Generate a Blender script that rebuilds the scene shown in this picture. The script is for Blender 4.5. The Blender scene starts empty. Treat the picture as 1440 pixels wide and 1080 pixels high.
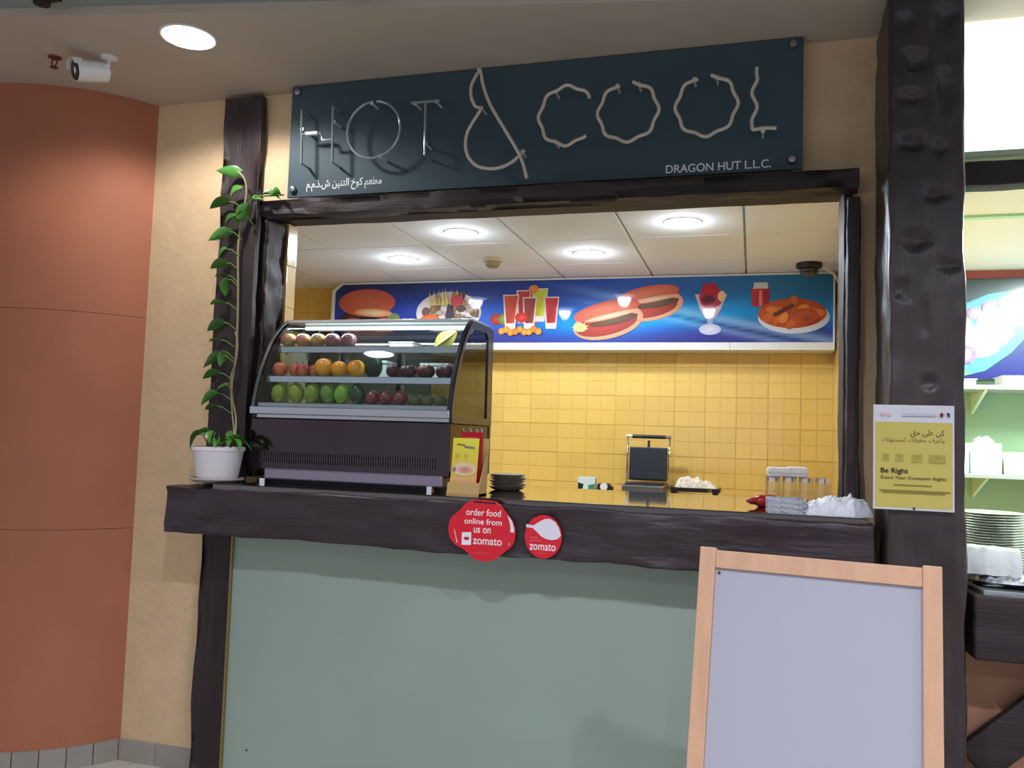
import bpy, bmesh, math, random
from mathutils import Vector, Matrix, noise
random.seed(7)
R = math.radians
scene = bpy.context.scene
COL = scene.collection

# ------------------------------------------------------------------ camera
H = 1.45
yaw, pit, rol, FPX = R(16.3), R(3.73), R(1.85), 1165.0
Fw = Vector((-math.sin(yaw)*math.cos(pit), math.cos(yaw)*math.cos(pit), math.sin(pit)))
r0 = Vector((math.cos(yaw), math.sin(yaw), 0)); u0 = r0.cross(Fw)
rr = r0*math.cos(rol) + u0*math.sin(rol); uu = -r0*math.sin(rol) + u0*math.cos(rol)
camd = bpy.data.cameras.new('camera'); cam = bpy.data.objects.new('camera', camd); COL.objects.link(cam)
cam.matrix_world = Matrix(((rr.x, uu.x, -Fw.x, 0), (rr.y, uu.y, -Fw.y, 0), (rr.z, uu.z, -Fw.z, H), (0, 0, 0, 1)))
camd.sensor_width = 36; camd.lens = 36*FPX/1440; camd.clip_start = .05
scene.camera = cam

# ------------------------------------------------------------------ world, exposure
w = bpy.data.worlds.new('hall_ambient'); scene.world = w; w.use_nodes = True
bg = w.node_tree.nodes['Background']; bg.inputs[0].default_value = (.91, .93, 1.05, 1); bg.inputs[1].default_value = .74
scene.cycles.transparent_max_bounces = 32
vs = scene.view_settings
vs.view_transform = 'Standard'; vs.look = 'None'; vs.exposure = 0.0; vs.gamma = 1; vs.use_curve_mapping = False
P_FILL, P_KEY, P_KIT, P_STALL = 118, 45, 37, 135     # lamp powers in watts

# ------------------------------------------------------------------ materials
def lin(c):
    return tuple((x/255/12.92 if x/255 <= .04045 else ((x/255+.055)/1.055)**2.4) for x in c) + (1,)
MATS = {}
def M(name, rgb, rough=.5, metal=0, spec=.5, coat=0, noise_=None, bump=None, emit=0, stretch=(1, 1, 1), rnd=0, trans=0, alpha=1):
    if name in MATS: return MATS[name]
    m = bpy.data.materials.new(name); m.use_nodes = True; nt = m.node_tree; n = nt.nodes; l = nt.links
    b = n['Principled BSDF']; c = lin(rgb)
    b.inputs['Base Color'].default_value = c; b.inputs['Roughness'].default_value = rough
    b.inputs['Metallic'].default_value = metal; b.inputs['Specular IOR Level'].default_value = spec
    b.inputs['Coat Weight'].default_value = coat; b.inputs['Coat Roughness'].default_value = .06
    if trans: b.inputs['Transmission Weight'].default_value = trans
    if emit:
        b.inputs['Emission Color'].default_value = c; b.inputs['Emission Strength'].default_value = emit
    tc = n.new('ShaderNodeTexCoord'); mp = n.new('ShaderNodeMapping'); mp.inputs['Scale'].default_value = stretch
    l.new(tc.outputs['Object'], mp.inputs[0])
    out = None
    if noise_:
        sc, am = noise_
        nz = n.new('ShaderNodeTexNoise'); nz.inputs['Scale'].default_value = sc; nz.inputs['Detail'].default_value = 6
        l.new(mp.outputs[0], nz.inputs[0])
        rp = n.new('ShaderNodeMapRange'); rp.inputs[1].default_value = .25; rp.inputs[2].default_value = .75
        rp.inputs[3].default_value = 1-am; rp.inputs[4].default_value = 1+am
        l.new(nz.outputs[0], rp.inputs[0])
        mx = n.new('ShaderNodeMix'); mx.data_type = 'RGBA'; mx.blend_type = 'MULTIPLY'; mx.inputs[0].default_value = 1
        mx.inputs[6].default_value = c; l.new(rp.outputs[0], mx.inputs[7]); out = mx.outputs[2]
    if rnd:
        oi = n.new('ShaderNodeObjectInfo'); mr = n.new('ShaderNodeMapRange'); mr.inputs[3].default_value = 1-rnd; mr.inputs[4].default_value = 1+rnd
        l.new(oi.outputs['Random'], mr.inputs[0])
        mx = n.new('ShaderNodeMix'); mx.data_type = 'RGBA'; mx.blend_type = 'MULTIPLY'; mx.inputs[0].default_value = 1
        if out: l.new(out, mx.inputs[6])
        else: mx.inputs[6].default_value = c
        l.new(mr.outputs[0], mx.inputs[7]); out = mx.outputs[2]
    if out: l.new(out, b.inputs['Base Color'])
    if bump:
        sc, st = bump
        nz = n.new('ShaderNodeTexNoise'); nz.inputs['Scale'].default_value = sc; nz.inputs['Detail'].default_value = 8
        l.new(mp.outputs[0], nz.inputs[0])
        bp = n.new('ShaderNodeBump'); bp.inputs['Strength'].default_value = st; bp.inputs['Distance'].default_value = .01
        l.new(nz.outputs[0], bp.inputs['Height']); l.new(bp.outputs[0], b.inputs['Normal'])
    MATS[name] = m; return m
def glass(name, tint, ior=1.45, rough=.0, gain=1.0, power=4.5):
    m = bpy.data.materials.new(name); m.use_nodes = True; nt = m.node_tree; n = nt.nodes; l = nt.links; n.clear()
    o = n.new('ShaderNodeOutputMaterial'); mx = n.new('ShaderNodeMixShader'); t = n.new('ShaderNodeBsdfTransparent'); g = n.new('ShaderNodeBsdfGlossy')
    f = n.new('ShaderNodeLayerWeight'); f.inputs[0].default_value = .5
    pw = n.new('ShaderNodeMath'); pw.operation = 'POWER'; pw.inputs[1].default_value = power
    k = n.new('ShaderNodeMath'); k.operation = 'MULTIPLY_ADD'; k.inputs[1].default_value = .85; k.inputs[2].default_value = .045*gain; k.use_clamp = True
    t.inputs[0].default_value = tint + (1,); g.inputs['Roughness'].default_value = rough
    l.new(f.outputs['Facing'], pw.inputs[0]); l.new(pw.outputs[0], k.inputs[0]); l.new(k.outputs[0], mx.inputs[0]); l.new(t.outputs[0], mx.inputs[1]); l.new(g.outputs[0], mx.inputs[2]); l.new(mx.outputs[0], o.inputs[0])
    return m
def printed(name, rough=.35, coat=.0, emit=0):
    m = bpy.data.materials.new(name); m.use_nodes = True; nt = m.node_tree; n = nt.nodes; l = nt.links
    b = n['Principled BSDF']; a = n.new('ShaderNodeAttribute'); a.attribute_name = 'ink'
    l.new(a.outputs['Color'], b.inputs['Base Color']); b.inputs['Roughness'].default_value = rough; b.inputs['Coat Weight'].default_value = coat
    b.inputs['Coat Roughness'].default_value = .03; b.inputs['Specular IOR Level'].default_value = .25
    if emit:
        l.new(a.outputs['Color'], b.inputs['Emission Color']); b.inputs['Emission Strength'].default_value = emit
    return m

wood = M('dark_hewn_wood', (53, 42, 44), .55, noise_=(3, .35), bump=(14, .35), stretch=(9, 9, .8), spec=.35)
woodx = M('dark_hewn_beam', (46, 37, 39), .55, noise_=(3, .35), bump=(14, .3), stretch=(.8, 9, 9), spec=.35)
polish = M('polished_dark_worktop', (44, 34, 33), .045, coat=1, spec=.8, noise_=(5, .3))
cream = M('cream_plaster', (214, 184, 146), .8, noise_=(9, .07), bump=(28, .35))
terra = M('terracotta_paint', (172, 107, 78), .7, noise_=(4, .07), bump=(60, .08))
terra2 = M('brown_plaster', (170, 125, 100), .8, noise_=(6, .1))
ceilm = M('hall_ceiling_paint', (190, 178, 162), .85, noise_=(3, .04))
ceilg = M('hall_ceiling_grey', (150, 160, 158), .85)
ytile = M('yellow_glazed_tile', (233, 195, 104), .18, coat=.6, rnd=.04, noise_=(2.2, .05), bump=(5, .06))
grout = M('yellow_grout', (214, 174, 88), .8)
greenp = M('sage_green_panel', (152, 168, 157), .5, noise_=(2.5, .05))
whitep = M('white_paint', (226, 226, 222), .6)
panelw = M('ceiling_panel_white', (240, 243, 248), .85, noise_=(60, .03), bump=(120, .1))
gridm = M('ceiling_grid_metal', (190, 190, 188), .5)
steel = M('stainless_steel', (176, 176, 182), .28, metal=1, bump=(40, .02))
mirror = M('polished_steel_front', (66, 58, 62), .10, metal=1, noise_=(3, .1))
chrome = M('chrome', (215, 215, 218), .1, metal=1)
black = M('black_plastic', (24, 24, 28), .4)
rubber = M('dark_rubber', (22, 22, 22), .6)
whitepl = M('white_plastic', (225, 226, 228), .4)
signm = M('teal_black_acrylic', (60, 78, 86), .55, noise_=(2, .08), spec=.22)
lettw = M('white_lettering', (215, 220, 222), .6)
neon = M('unlit_neon_tube', (196, 184, 170), .22, coat=.8, spec=.6)
neonc = M('clear_neon_tube', (150, 158, 160), .1, coat=1, spec=.8, metal=.35)
paint_edge = M('black_tube_paint', (30, 32, 34), .5)
pine = M('pale_pine', (205, 160, 128), .5, noise_=(5, .1), bump=(20, .1), stretch=(6, 6, .8))
board = M('whiteboard_enamel', (170, 169, 182), .25, coat=.35)
greyt = M('grey_skirting_tile', (150, 146, 138), .4, rnd=.06, noise_=(12, .06))
floort = M('pale_floor_tile', (196, 192, 180), .3, rnd=.03, noise_=(9, .05))
floorg = M('floor_grout', (110, 104, 96), .8)
lampm = M('lamp_lens', (250, 250, 255), .4, emit=14)
glassm = glass('clear_glass', (.84, .92, .91), gain=2.2)
glassd = glass('smoked_glass', (.36, .37, .34), gain=1.6)
glasst = glass('tumbler_glass', (.965, .965, .965), gain=1.5, power=2.6)
glassr = glass('tumbler_rim_glass', (.97, .97, .97), gain=9, power=1.5)
pmat = printed('print_matt', .45)
pgloss = printed('print_gloss', .55, .3)
pglow = printed('print_backlit', .3, .3, emit=.12)
leafm = M('pothos_leaf', (74, 128, 52), .35, coat=.2, rnd=.35, noise_=(14, .2))
stemm = M('vine_stem', (150, 138, 104), .6)
potm = M('white_pot_plastic', (236, 232, 236), .4)
soilm = M('soil', (44, 34, 26), .95, noise_=(60, .4), bump=(60, .6))

# ------------------------------------------------------------------ geometry helpers: (verts, faces)
def gbox(x0, x1, y0, y1, z0, z1):
    v = [(x0, y0, z0), (x1, y0, z0), (x1, y1, z0), (x0, y1, z0), (x0, y0, z1), (x1, y0, z1), (x1, y1, z1), (x0, y1, z1)]
    return v, [(0, 3, 2, 1), (4, 5, 6, 7), (0, 1, 5, 4), (1, 2, 6, 5), (2, 3, 7, 6), (3, 0, 4, 7)]
def gjoin(*gs):
    V, Fc = [], []
    for v, f in gs:
        k = len(V); V += list(v); Fc += [tuple(i+k for i in q) for q in f]
    return V, Fc
def gxf(g, m):
    return [tuple(m @ Vector(p)) for p in g[0]], g[1]
def T(x=0, y=0, z=0, rx=0, ry=0, rz=0, s=1):
    return Matrix.Translation((x, y, z)) @ Matrix.Rotation(rz, 4, 'Z') @ Matrix.Rotation(ry, 4, 'Y') @ Matrix.Rotation(rx, 4, 'X') @ Matrix.Scale(s, 4)
def gtube(path, r, n=8, closed=False):
    P = [Vector(p) for p in path]; V, Fc = [], []; N = len(P); up = None
    for i, p in enumerate(P):
        a = P[i-1] if (i or closed) else p; b = P[(i+1) % N] if (i < N-1 or closed) else p
        t = (b-a).normalized()
        if up is None:
            up = t.orthogonal().normalized()
        up = (up - t*up.dot(t)).normalized(); s = t.cross(up)
        rad = r[i] if isinstance(r, (list, tuple)) else r
        for k in range(n):
            an = 2*math.pi*k/n; V.append(tuple(p + (up*math.cos(an)+s*math.sin(an))*rad))
    for i in range(N if closed else N-1):
        j = (i+1) % N
        for k in range(n):
            Fc.append((i*n+k, i*n+(k+1) % n, j*n+(k+1) % n, j*n+k))
    if not closed:
        Fc.append(tuple(range(n-1, -1, -1))); Fc.append(tuple((N-1)*n+k for k in range(n)))
    return V, Fc
def glathe(prof, n=20, cx=0, cy=0, cap=True):
    V, Fc = [], []
    for rad, z in prof:
        for k in range(n):
            a = 2*math.pi*k/n; V.append((cx+rad*math.cos(a), cy+rad*math.sin(a), z))
    for i in range(len(prof)-1):
        for k in range(n):
            Fc.append((i*n+k, i*n+(k+1) % n, (i+1)*n+(k+1) % n, (i+1)*n+k))
    if cap:
        if prof[0][0] > 1e-5: Fc.append(tuple(range(n-1, -1, -1)))
        if prof[-1][0] > 1e-5: Fc.append(tuple((len(prof)-1)*n+k for k in range(n)))
    return V, Fc
def gprism(pts, axis, a, b):
    """extrude a 2D polygon along axis ('x','y','z') from a to b; pts are the other two coordinates in order"""
    def mk(p, t):
        return (t, p[0], p[1]) if axis == 'x' else (p[0], t, p[1]) if axis == 'y' else (p[0], p[1], t)
    n = len(pts); V = [mk(p, a) for p in pts] + [mk(p, b) for p in pts]
    return V, [tuple(range(n)), tuple(range(2*n-1, n-1, -1))] + [(i, i+n, (i+1) % n+n, (i+1) % n) for i in range(n)]
def ghewn(x0, x1, y0, y1, z0, z1, step=.05, rad=.02, amp=.01, freq=6, seed=0, dents=(), sq=(1, 1, 1)):
    """rough hewn rounded timber; displacement only goes inwards"""
    def axis(a, b):
        L = b-a; r_ = min(rad, L*.45); n = max(1, int((L-2*r_)/step))
        return [a, a+r_*.3, a+r_*.65] + [a+r_+(L-2*r_)*i/n for i in range(n+1)] + [b-r_*.65, b-r_*.3, b]
    A = [axis(x0, x1), axis(y0, y1), axis(z0, z1)]; lo = (x0, y0, z0); hi = (x1, y1, z1)
    idx = {}; V = []; Fc = []
    rad_ = [min(rad, (hi[i]-lo[i])*.45) for i in range(3)]; rm = min(rad_)
    def vert(ijk):
        if ijk in idx: return idx[ijk]
        p = Vector((A[0][ijk[0]], A[1][ijk[1]], A[2][ijk[2]]))
        q = Vector([min(max(p[i], lo[i]+rm), hi[i]-rm) for i in range(3)])
        d = (p-q); nd = d.normalized() if d.length > 1e-9 else Vector((0, 0, 1))
        s = Vector((p.x*sq[0], p.y*sq[1], p.z*sq[2]))*freq + Vector((seed*7.3, seed*3.1, seed))
        h = (noise.noise(s)-1)*.5*amp + (noise.noise(s*3.1)-1)*.22*amp
        for (cx, cy, cz, sx, sz, dp) in dents:
            e = (((p.x-cx)/sx)**2 + ((p.z-cz)/sz)**2)*(1+.75*noise.noise(p*28+Vector((cz*9, 0, cx*7))))*.8
            if e < 1 and abs(p.y-cy) < .05: h -= dp*(1-e)**1.3
        idx[ijk] = len(V); V.append(tuple(q + nd*(rm+h))); return idx[ijk]
    n = [len(a)-1 for a in A]
    for ax in range(3):
        b, c = [(1, 2), (2, 0), (0, 1)][ax]
        for side in (0, n[ax]):
            for i in range(n[b]):
                for j in range(n[c]):
                    def k(u, v):
                        t = [0, 0, 0]; t[ax] = side; t[b] = u; t[c] = v; return vert(tuple(t))
                    f = (k(i, j), k(i+1, j), k(i+1, j+1), k(i, j+1))
                    Fc.append(f if side else f[::-1])
    return V, Fc

ROOT = {}
def finish(o, label, cat, group, kind):
    if label: o['label'] = label
    if cat: o['category'] = cat
    if group: o['group'] = group
    if kind: o['kind'] = kind
def thing(name, label, cat, loc=(0, 0, 0), rz=0, group=None, kind=None):
    o = bpy.data.objects.new(name, None); COL.objects.link(o); o.empty_display_size = .05
    o.location = loc; o.rotation_euler = (0, 0, rz); ROOT[o.name] = Vector(loc)
    finish(o, label, cat, group, kind); return o
def mesh(name, g, bevel=0, smooth=False, recalc=True):
    me = bpy.data.meshes.new(name); me.from_pydata([tuple(p) for p in g[0]], [], g[1])
    bm = bmesh.new(); bm.from_mesh(me)
    if recalc: bmesh.ops.recalc_face_normals(bm, faces=bm.faces)
    if bevel:
        es = [e for e in bm.edges if len(e.link_faces) == 2 and e.calc_face_angle(0) > .6]
        bmesh.ops.bevel(bm, geom=es, offset=bevel, segments=2, affect='EDGES', profile=.6)
    bm.to_mesh(me); bm.free()
    if smooth: me.polygons.foreach_set('use_smooth', [True]*len(me.polygons))
    if smooth == 'auto': me.set_sharp_from_angle(angle=R(40))
    return me
def part(name, g, mat, parent=None, label=None, cat=None, group=None, kind=None, smooth=False, bevel=0, local=False, base=None):
    """one mesh object; vertices in world coordinates unless local; base moves the origin of a top-level thing to its foot"""
    off = Vector((0, 0, 0))
    if parent is not None and not local: off = ROOT[parent.name]
    if parent is None and base is not None: off = Vector(base)
    if off.length: g = ([tuple(Vector(p)-off) for p in g[0]], g[1])
    o = bpy.data.objects.new(name, mesh(name, g, bevel, smooth)); COL.objects.link(o)
    if mat: o.data.materials.append(mat)
    if parent is not None: o.parent = parent; ROOT[o.name] = ROOT[parent.name]
    else:
        o.location = off; ROOT[o.name] = off
    finish(o, label, cat, group, kind); return o
def inst(name, me, loc, parent, rot=(0, 0, 0), **k):
    """an object sharing mesh data; loc in world coordinates"""
    o = bpy.data.objects.new(name, me); COL.objects.link(o)
    o.location = Vector(loc) - (ROOT[parent.name] if parent is not None else Vector((0, 0, 0))); o.rotation_euler = rot
    if parent is not None: o.parent = parent; ROOT[o.name] = ROOT[parent.name]
    else: ROOT[o.name] = Vector(loc)
    finish(o, k.get('label'), k.get('cat'), k.get('group'), k.get('kind')); return o
def copy_tree(o, parent=None):
    c = o.copy(); COL.objects.link(c); c.parent = parent
    for ch in o.children: copy_tree(ch, c)
    return c

# Arabic shaping into presentation forms, reversed for left-to-right setting
AR = {'ا': (0xFE8D, 2), 'ت': (0xFE95, 4), 'ح': (0xFEA1, 4), 'خ': (0xFEA5, 4), 'ذ': (0xFEAB, 2), 'ر': (0xFEAD, 2), 'س': (0xFEB1, 4), 'ش': (0xFEB5, 4),
      'ط': (0xFEC1, 4), 'ع': (0xFEC9, 4), 'ف': (0xFED1, 4), 'ق': (0xFED5, 4), 'ك': (0xFED9, 4), 'ل': (0xFEDD, 4), 'م': (0xFEE1, 4), 'ن': (0xFEE5, 4),
      'ه': (0xFEE9, 4), 'و': (0xFEED, 2), 'ى': (0xFEEF, 2), 'ي': (0xFEF1, 4)}
def arabic(s):
    out = ''
    for i, ch in enumerate(s):
        if ch not in AR: out += ch; continue
        b, n = AR[ch]; p = i and s[i-1] in AR and AR[s[i-1]][1] == 4; q = n == 4 and i+1 < len(s) and s[i+1] in AR
        out += chr(b + (1 if p and not q else 2 if q and not p else 3 if p and q else 0))
    return out[::-1]
def gtext(s, width=None, height=None, size=1, bold=0):
    """flat lettering in the xz plane, starting at the origin, facing -y"""
    c = bpy.data.curves.new('lettering', 'FONT'); c.body = s; c.size = size; c.offset = bold
    o = bpy.data.objects.new('lettering', c); COL.objects.link(o)
    dg = bpy.context.evaluated_depsgraph_get(); me = bpy.data.meshes.new_from_object(o.evaluated_get(dg))
    V = [v.co.copy() for v in me.vertices]; Fc = [tuple(p.vertices) for p in me.polygons]
    bpy.data.objects.remove(o); bpy.data.curves.remove(c); bpy.data.meshes.remove(me)
    x0 = min(v.x for v in V); x1 = max(v.x for v in V); y0 = min(v.y for v in V); y1 = max(v.y for v in V)
    kx = width/(x1-x0) if width else 1; ky = height/(y1-y0) if height else kx
    if not width: kx = ky
    return [((v.x-x0)*kx, 0, (v.y-y0)*ky) for v in V], Fc
def move(g, x=0, y=0, z=0):
    return [(p[0]+x, p[1]+y, p[2]+z) for p in g[0]], g[1]

class Ink:
    """flat print: coloured shapes in (u, v) = (x, z), each layer a hair in front of the last, facing -y"""
    def __init__(s, y, step=.0005): s.V = []; s.F = []; s.C = []; s.y = y; s.step = step
    def poly(s, pts, c):
        k = len(s.V); s.y -= s.step
        cs = c if isinstance(c, list) else [c]*len(pts)
        for p, q in zip(pts, cs): s.V.append((p[0], s.y, p[1])); s.C.append(lin(q))
        s.F.append(tuple(range(k, k+len(pts))))
    def fan(s, pts, c0, c1, ctr=None):
        k = len(s.V); s.y -= s.step; n = len(pts)
        ctr = ctr or (sum(p[0] for p in pts)/n, sum(p[1] for p in pts)/n)
        s.V.append((ctr[0], s.y, ctr[1])); s.C.append(lin(c0))
        for p in pts: s.V.append((p[0], s.y, p[1])); s.C.append(lin(c1))
        for i in range(n): s.F.append((k, k+1+i, k+1+(i+1) % n))
    def ell(s, cx, cz, a, b, c0, c1=None, rot=0, n=20, a0=0, a1=360, wob=0, hi=(0, 0)):
        pts = []
        full = a1-a0 >= 360
        for i in range(n if full else n+1):
            t = R(a0+(a1-a0)*i/n); k = 1+wob*math.sin(t*9+cx*40)
            x, z = a*math.cos(t)*k, b*math.sin(t)*k
            pts.append((cx+x*math.cos(rot)-z*math.sin(rot), cz+x*math.sin(rot)+z*math.cos(rot)))
        s.fan(pts, c0, c1 or c0, (cx+hi[0], cz+hi[1]) if full else None)
    def text(s, t, x, z, c, width=None, height=None, bold=0):
        g = gtext(t, width, height, bold=bold); k = len(s.V); s.y -= s.step
        for p in g[0]: s.V.append((x+p[0], s.y, z+p[2])); s.C.append(lin(c))
        s.F += [tuple(i+k for i in f) for f in g[1]]
    def obj(s, name, mat, parent, label=None, xf=None):
        V = s.V if xf is None else [tuple(xf @ Vector(p)) for p in s.V]
        off = ROOT[parent.name]
        me = bpy.data.meshes.new(name); me.from_pydata([tuple(Vector(p)-off) for p in V], [], s.F)
        a = me.color_attributes.new('ink', 'FLOAT_COLOR', 'POINT')
        for i, c in enumerate(s.C): a.data[i].color = c
        me.materials.append(mat)
        o = bpy.data.objects.new(name, me); COL.objects.link(o); o.parent = parent; ROOT[o.name] = off
        if label: o['label'] = label
        return o

# ------------------------------------------------------------------ the setting
ZC, D, ZK, YB = 2.917, 3.1, 2.55, 5.65
# floor with laid tiles
fl = part('floor', gbox(-7, 5, -5, 6.4, -.06, -.006), floorg, kind='structure', label='pale tiled hall floor')
tm = mesh('tile', gbox(-.197, .197, -.197, .197, -.006, 0), bevel=.0015); tm.materials.append(floort)
for i in range(13):
    for j in range(7):
        inst('tile', tm, (-3.55+i*.4, .55+j*.4, 0), fl)
part('floor_kitchen', gbox(-3.7, 4, 3.37, YB, -.005, 0), floort, kind='structure', label='pale kitchen floor behind the counters')
# hall ceiling: lower cream field along the stalls, grey field towards the hall
def ceil_edge(x): return 2.27+(x+2.644)*.18
xs = [-7+i*.5 for i in range(25)]
V = []; Fq = []
for x in xs: V += [(x, min(ceil_edge(x), 3.05), ZC), (x, 3.5, ZC), (x, min(ceil_edge(x), 3.05), ZC+.12), (x, 3.5, ZC+.12)]
for i in range(len(xs)-1):
    a = 4*i; b = a+4; Fq += [(a, b, b+1, a+1), (a+2, a+3, b+3, b+2), (a, a+2, b+2, b)]
part('ceiling', (V, Fq), ceilm, kind='structure', label='beige hall ceiling in front of the stalls')
V = []; Fq = []
for x in xs: V += [(x, -5, ZC+.03), (x, min(ceil_edge(x), 3.05)+.05, ZC+.03)]
for i in range(len(xs)-1): Fq.append((2*i, 2*i+2, 2*i+3, 2*i+1))
part('ceiling', (V, Fq), ceilg, kind='structure', label='grey raised hall ceiling towards the seating')

# front wall with the two openings
part('wall_front', gjoin(gbox(-2.66, -2.13, D, 3.37, 0, ZC), gbox(-2.13, .33, D, 3.37, 2.432, ZC), gbox(.33, .66, D, 3.37, 0, ZC), gbox(.66, 4, D, 3.37, 2.43, ZC)),
     cream, kind='structure', label='cream plaster wall around the snack counter')
# tiled return at the left of the opening
tr = part('wall_return', gbox(-2.128, -2.056, 3.29, 3.37, 1.24, 2.395), grout, kind='structure')
rt = mesh('tile', gbox(-.004, .004, -.038, .038, -.0945, .0945), bevel=.002); rt.materials.append(M('pale_yellow_tile', (226, 196, 140), .15, coat=.8, rnd=.05))
for i in range(6): inst('tile', rt, (-2.052, 3.33, 1.34+i*.192), tr)
part('trim_1', gbox(.318, .328, 3.29, 3.37, 1.2355, 2.395), whitep, kind='structure', bevel=.002, label='white metal edge strip of the serving opening')

# curved terracotta wall in three tiers
CURVE = [(-2.635, 3.10), (-2.70, 3.0), (-2.77, 2.92), (-2.86, 2.85), (-2.97, 2.79), (-3.10, 2.745), (-3.26, 2.715), (-3.45, 2.70), (-3.75, 2.705), (-4.1, 2.74), (-4.6, 2.85)]
def spline(pts, n):
    out = []
    for i in range(len(pts)-1):
        p0 = Vector(pts[max(i-1, 0)]); p1 = Vector(pts[i]); p2 = Vector(pts[i+1]); p3 = Vector(pts[min(i+2, len(pts)-1)])
        for k in range(n):
            t = k/n; out.append(.5*((2*p1)+(p2-p0)*t+(2*p0-5*p1+4*p2-p3)*t*t+(3*p1-p0-3*p2+p3)*t**3))
    out.append(Vector(pts[-1])); return out
CS = spline(CURVE, 4)
def strip(pts, z0, z1, th, out=0):
    """a curved slab following pts; its face stands 'out' in front of the curve"""
    V = []; Fq = []; n = len(pts)
    for i, p in enumerate(pts):
        t = (pts[min(i+1, n-1)]-pts[max(i-1, 0)]).normalized(); nr = Vector((t.y, -t.x))
        if nr.y > 0: nr = -nr
        a = p+nr*out; b = p-nr*th
        V += [(a.x, a.y, z0), (a.x, a.y, z1), (b.x, b.y, z1), (b.x, b.y, z0)]
    for i in range(n-1):
        for k in range(4): Fq.append((4*i+k, 4*i+(k+1) % 4, 4*i+4+(k+1) % 4, 4*i+4+k))
    Fq += [(0, 1, 2, 3), (4*n-1, 4*n-2, 4*n-3, 4*n-4)]
    return V, Fq
wl = part('wall_left', strip(CS, 0, ZC, .10, -.012), terra, kind='structure', label='curved terracotta wall beside the cream wall', smooth='auto')
for z0, z1 in ((.0, .998), (1.0, 1.935), (1.937, ZC)):
    part('panel', strip(CS, z0, z1, .012, 0), terra, wl, smooth='auto')
bl = thing('baseboard_left', 'grey tiled skirting along the curved terracotta wall', None, kind='structure')
acc = [0]
for i in range(1, len(CS)): acc.append(acc[-1]+(CS[i]-CS[i-1]).length)
def atlen(s):
    for i in range(1, len(CS)):
        if acc[i] >= s: return CS[i-1].lerp(CS[i], (s-acc[i-1])/(acc[i]-acc[i-1]))
    return CS[-1]
s = .012
while s < 1.9:
    part('tile', strip([atlen(s+.001), atlen(s+.048), atlen(s+.097)], 0, .09, 0.0, .012), greyt, bl, smooth='auto'); s += .1
bf = thing('baseboard_front', 'grey tiled skirting under the cream wall', None, kind='structure')
for a, b in ((-2.632, -2.445), (-2.443, -2.252)):
    part('tile', gbox(a, b, D-.012, D, 0, .09), greyt, bf, bevel=.002)

# kitchen shell
wb = part('wall_back', gbox(-3.7, 4, YB-.0055, YB+.1, 0, ZK+.1), grout, kind='structure', label='back wall of the kitchen tiled in yellow')
def pad(x0, x1, z0, z1, c=.006):
    return [(x0, 0, z0), (x1, 0, z0), (x1, 0, z1), (x0, 0, z1), (x0+c, -.008, z0+c), (x1-c, -.008, z0+c), (x1-c, -.008, z1-c), (x0+c, -.008, z1-c)], \
        [(4, 5, 6, 7), (0, 1, 5, 4), (1, 2, 6, 5), (2, 3, 7, 6), (3, 0, 4, 7)]
def quadtile():
    a = .0985; g = gbox(-a, a, -.0065, 0, -a, a); ps = []
    for sx in (-1, 1):
        for sz in (-1, 1):
            x0, x1 = sorted((sx*.0012, sx*a)); z0, z1 = sorted((sz*.0012, sz*a)); ps.append(move(pad(x0, x1, z0, z1, .003), 0, -.0008, 0))
    return gjoin(g, *ps)
yt = mesh('tile', quadtile(), smooth=False); yt.materials.append(ytile)
for i in range(21):
    for j in range(9):
        x = .493-.1-.2*i; z = .86+.2*j
        if z > 2.18 and x > -2.85: continue
        o = inst('tile', yt, (x, YB, z), wb, rot=(random.uniform(-.006, .006), 0, random.uniform(-.006, .006)))
wr = part('wall_right', gbox(.4915, .66, 3.37, YB-.006, 0, ZK+.1), grout, kind='structure', label='right kitchen wall tiled in yellow')
for i in range(11):
    for j in range(8):
        inst('tile', yt, (.497, YB-.11-.2*i, .86+.2*j), wr, rot=(0, 0, -math.pi/2))
part('wall_side', gbox(-3.8, -3.7, 3.37, YB+.1, 0, ZK+.1), M('ochre_wall', (214, 180, 120), .5), kind='structure', label='left kitchen wall in ochre')
part('wall_partition', gbox(-3.8, -2.66, 3.3, 3.37, 0, ZC), cream, kind='structure')
ck = part('ceiling_kitchen', gbox(-3.8, .66, 3.37, YB, ZK+.02, ZK+.08), gridm, kind='structure', label='suspended panel ceiling of the kitchen')
# grid lines x = -.055 + .595 k ; y = 4.42 + .61 k
gx = [-.055+.597*k for k in range(-6, 2)]; gy = [3.81+.61*k for k in range(-1, 4)]
bx_ = [-3.7] + gx + [.497]; by_ = [3.37] + gy[1:] + [YB]
by_ = [3.37, 3.81, 4.42, 5.03, YB]
bx_ = [-3.7]+[g for g in gx if -3.6 < g < .4]+[.497]
for i in range(len(bx_)-1):
    for j in range(len(by_)-1):
        part('ceiling_panel', gbox(bx_[i]+.006, bx_[i+1]-.006, by_[j]+.006, by_[j+1]-.006, ZK+.001, ZK+.02), panelw, ck, bevel=.002)
        
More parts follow.
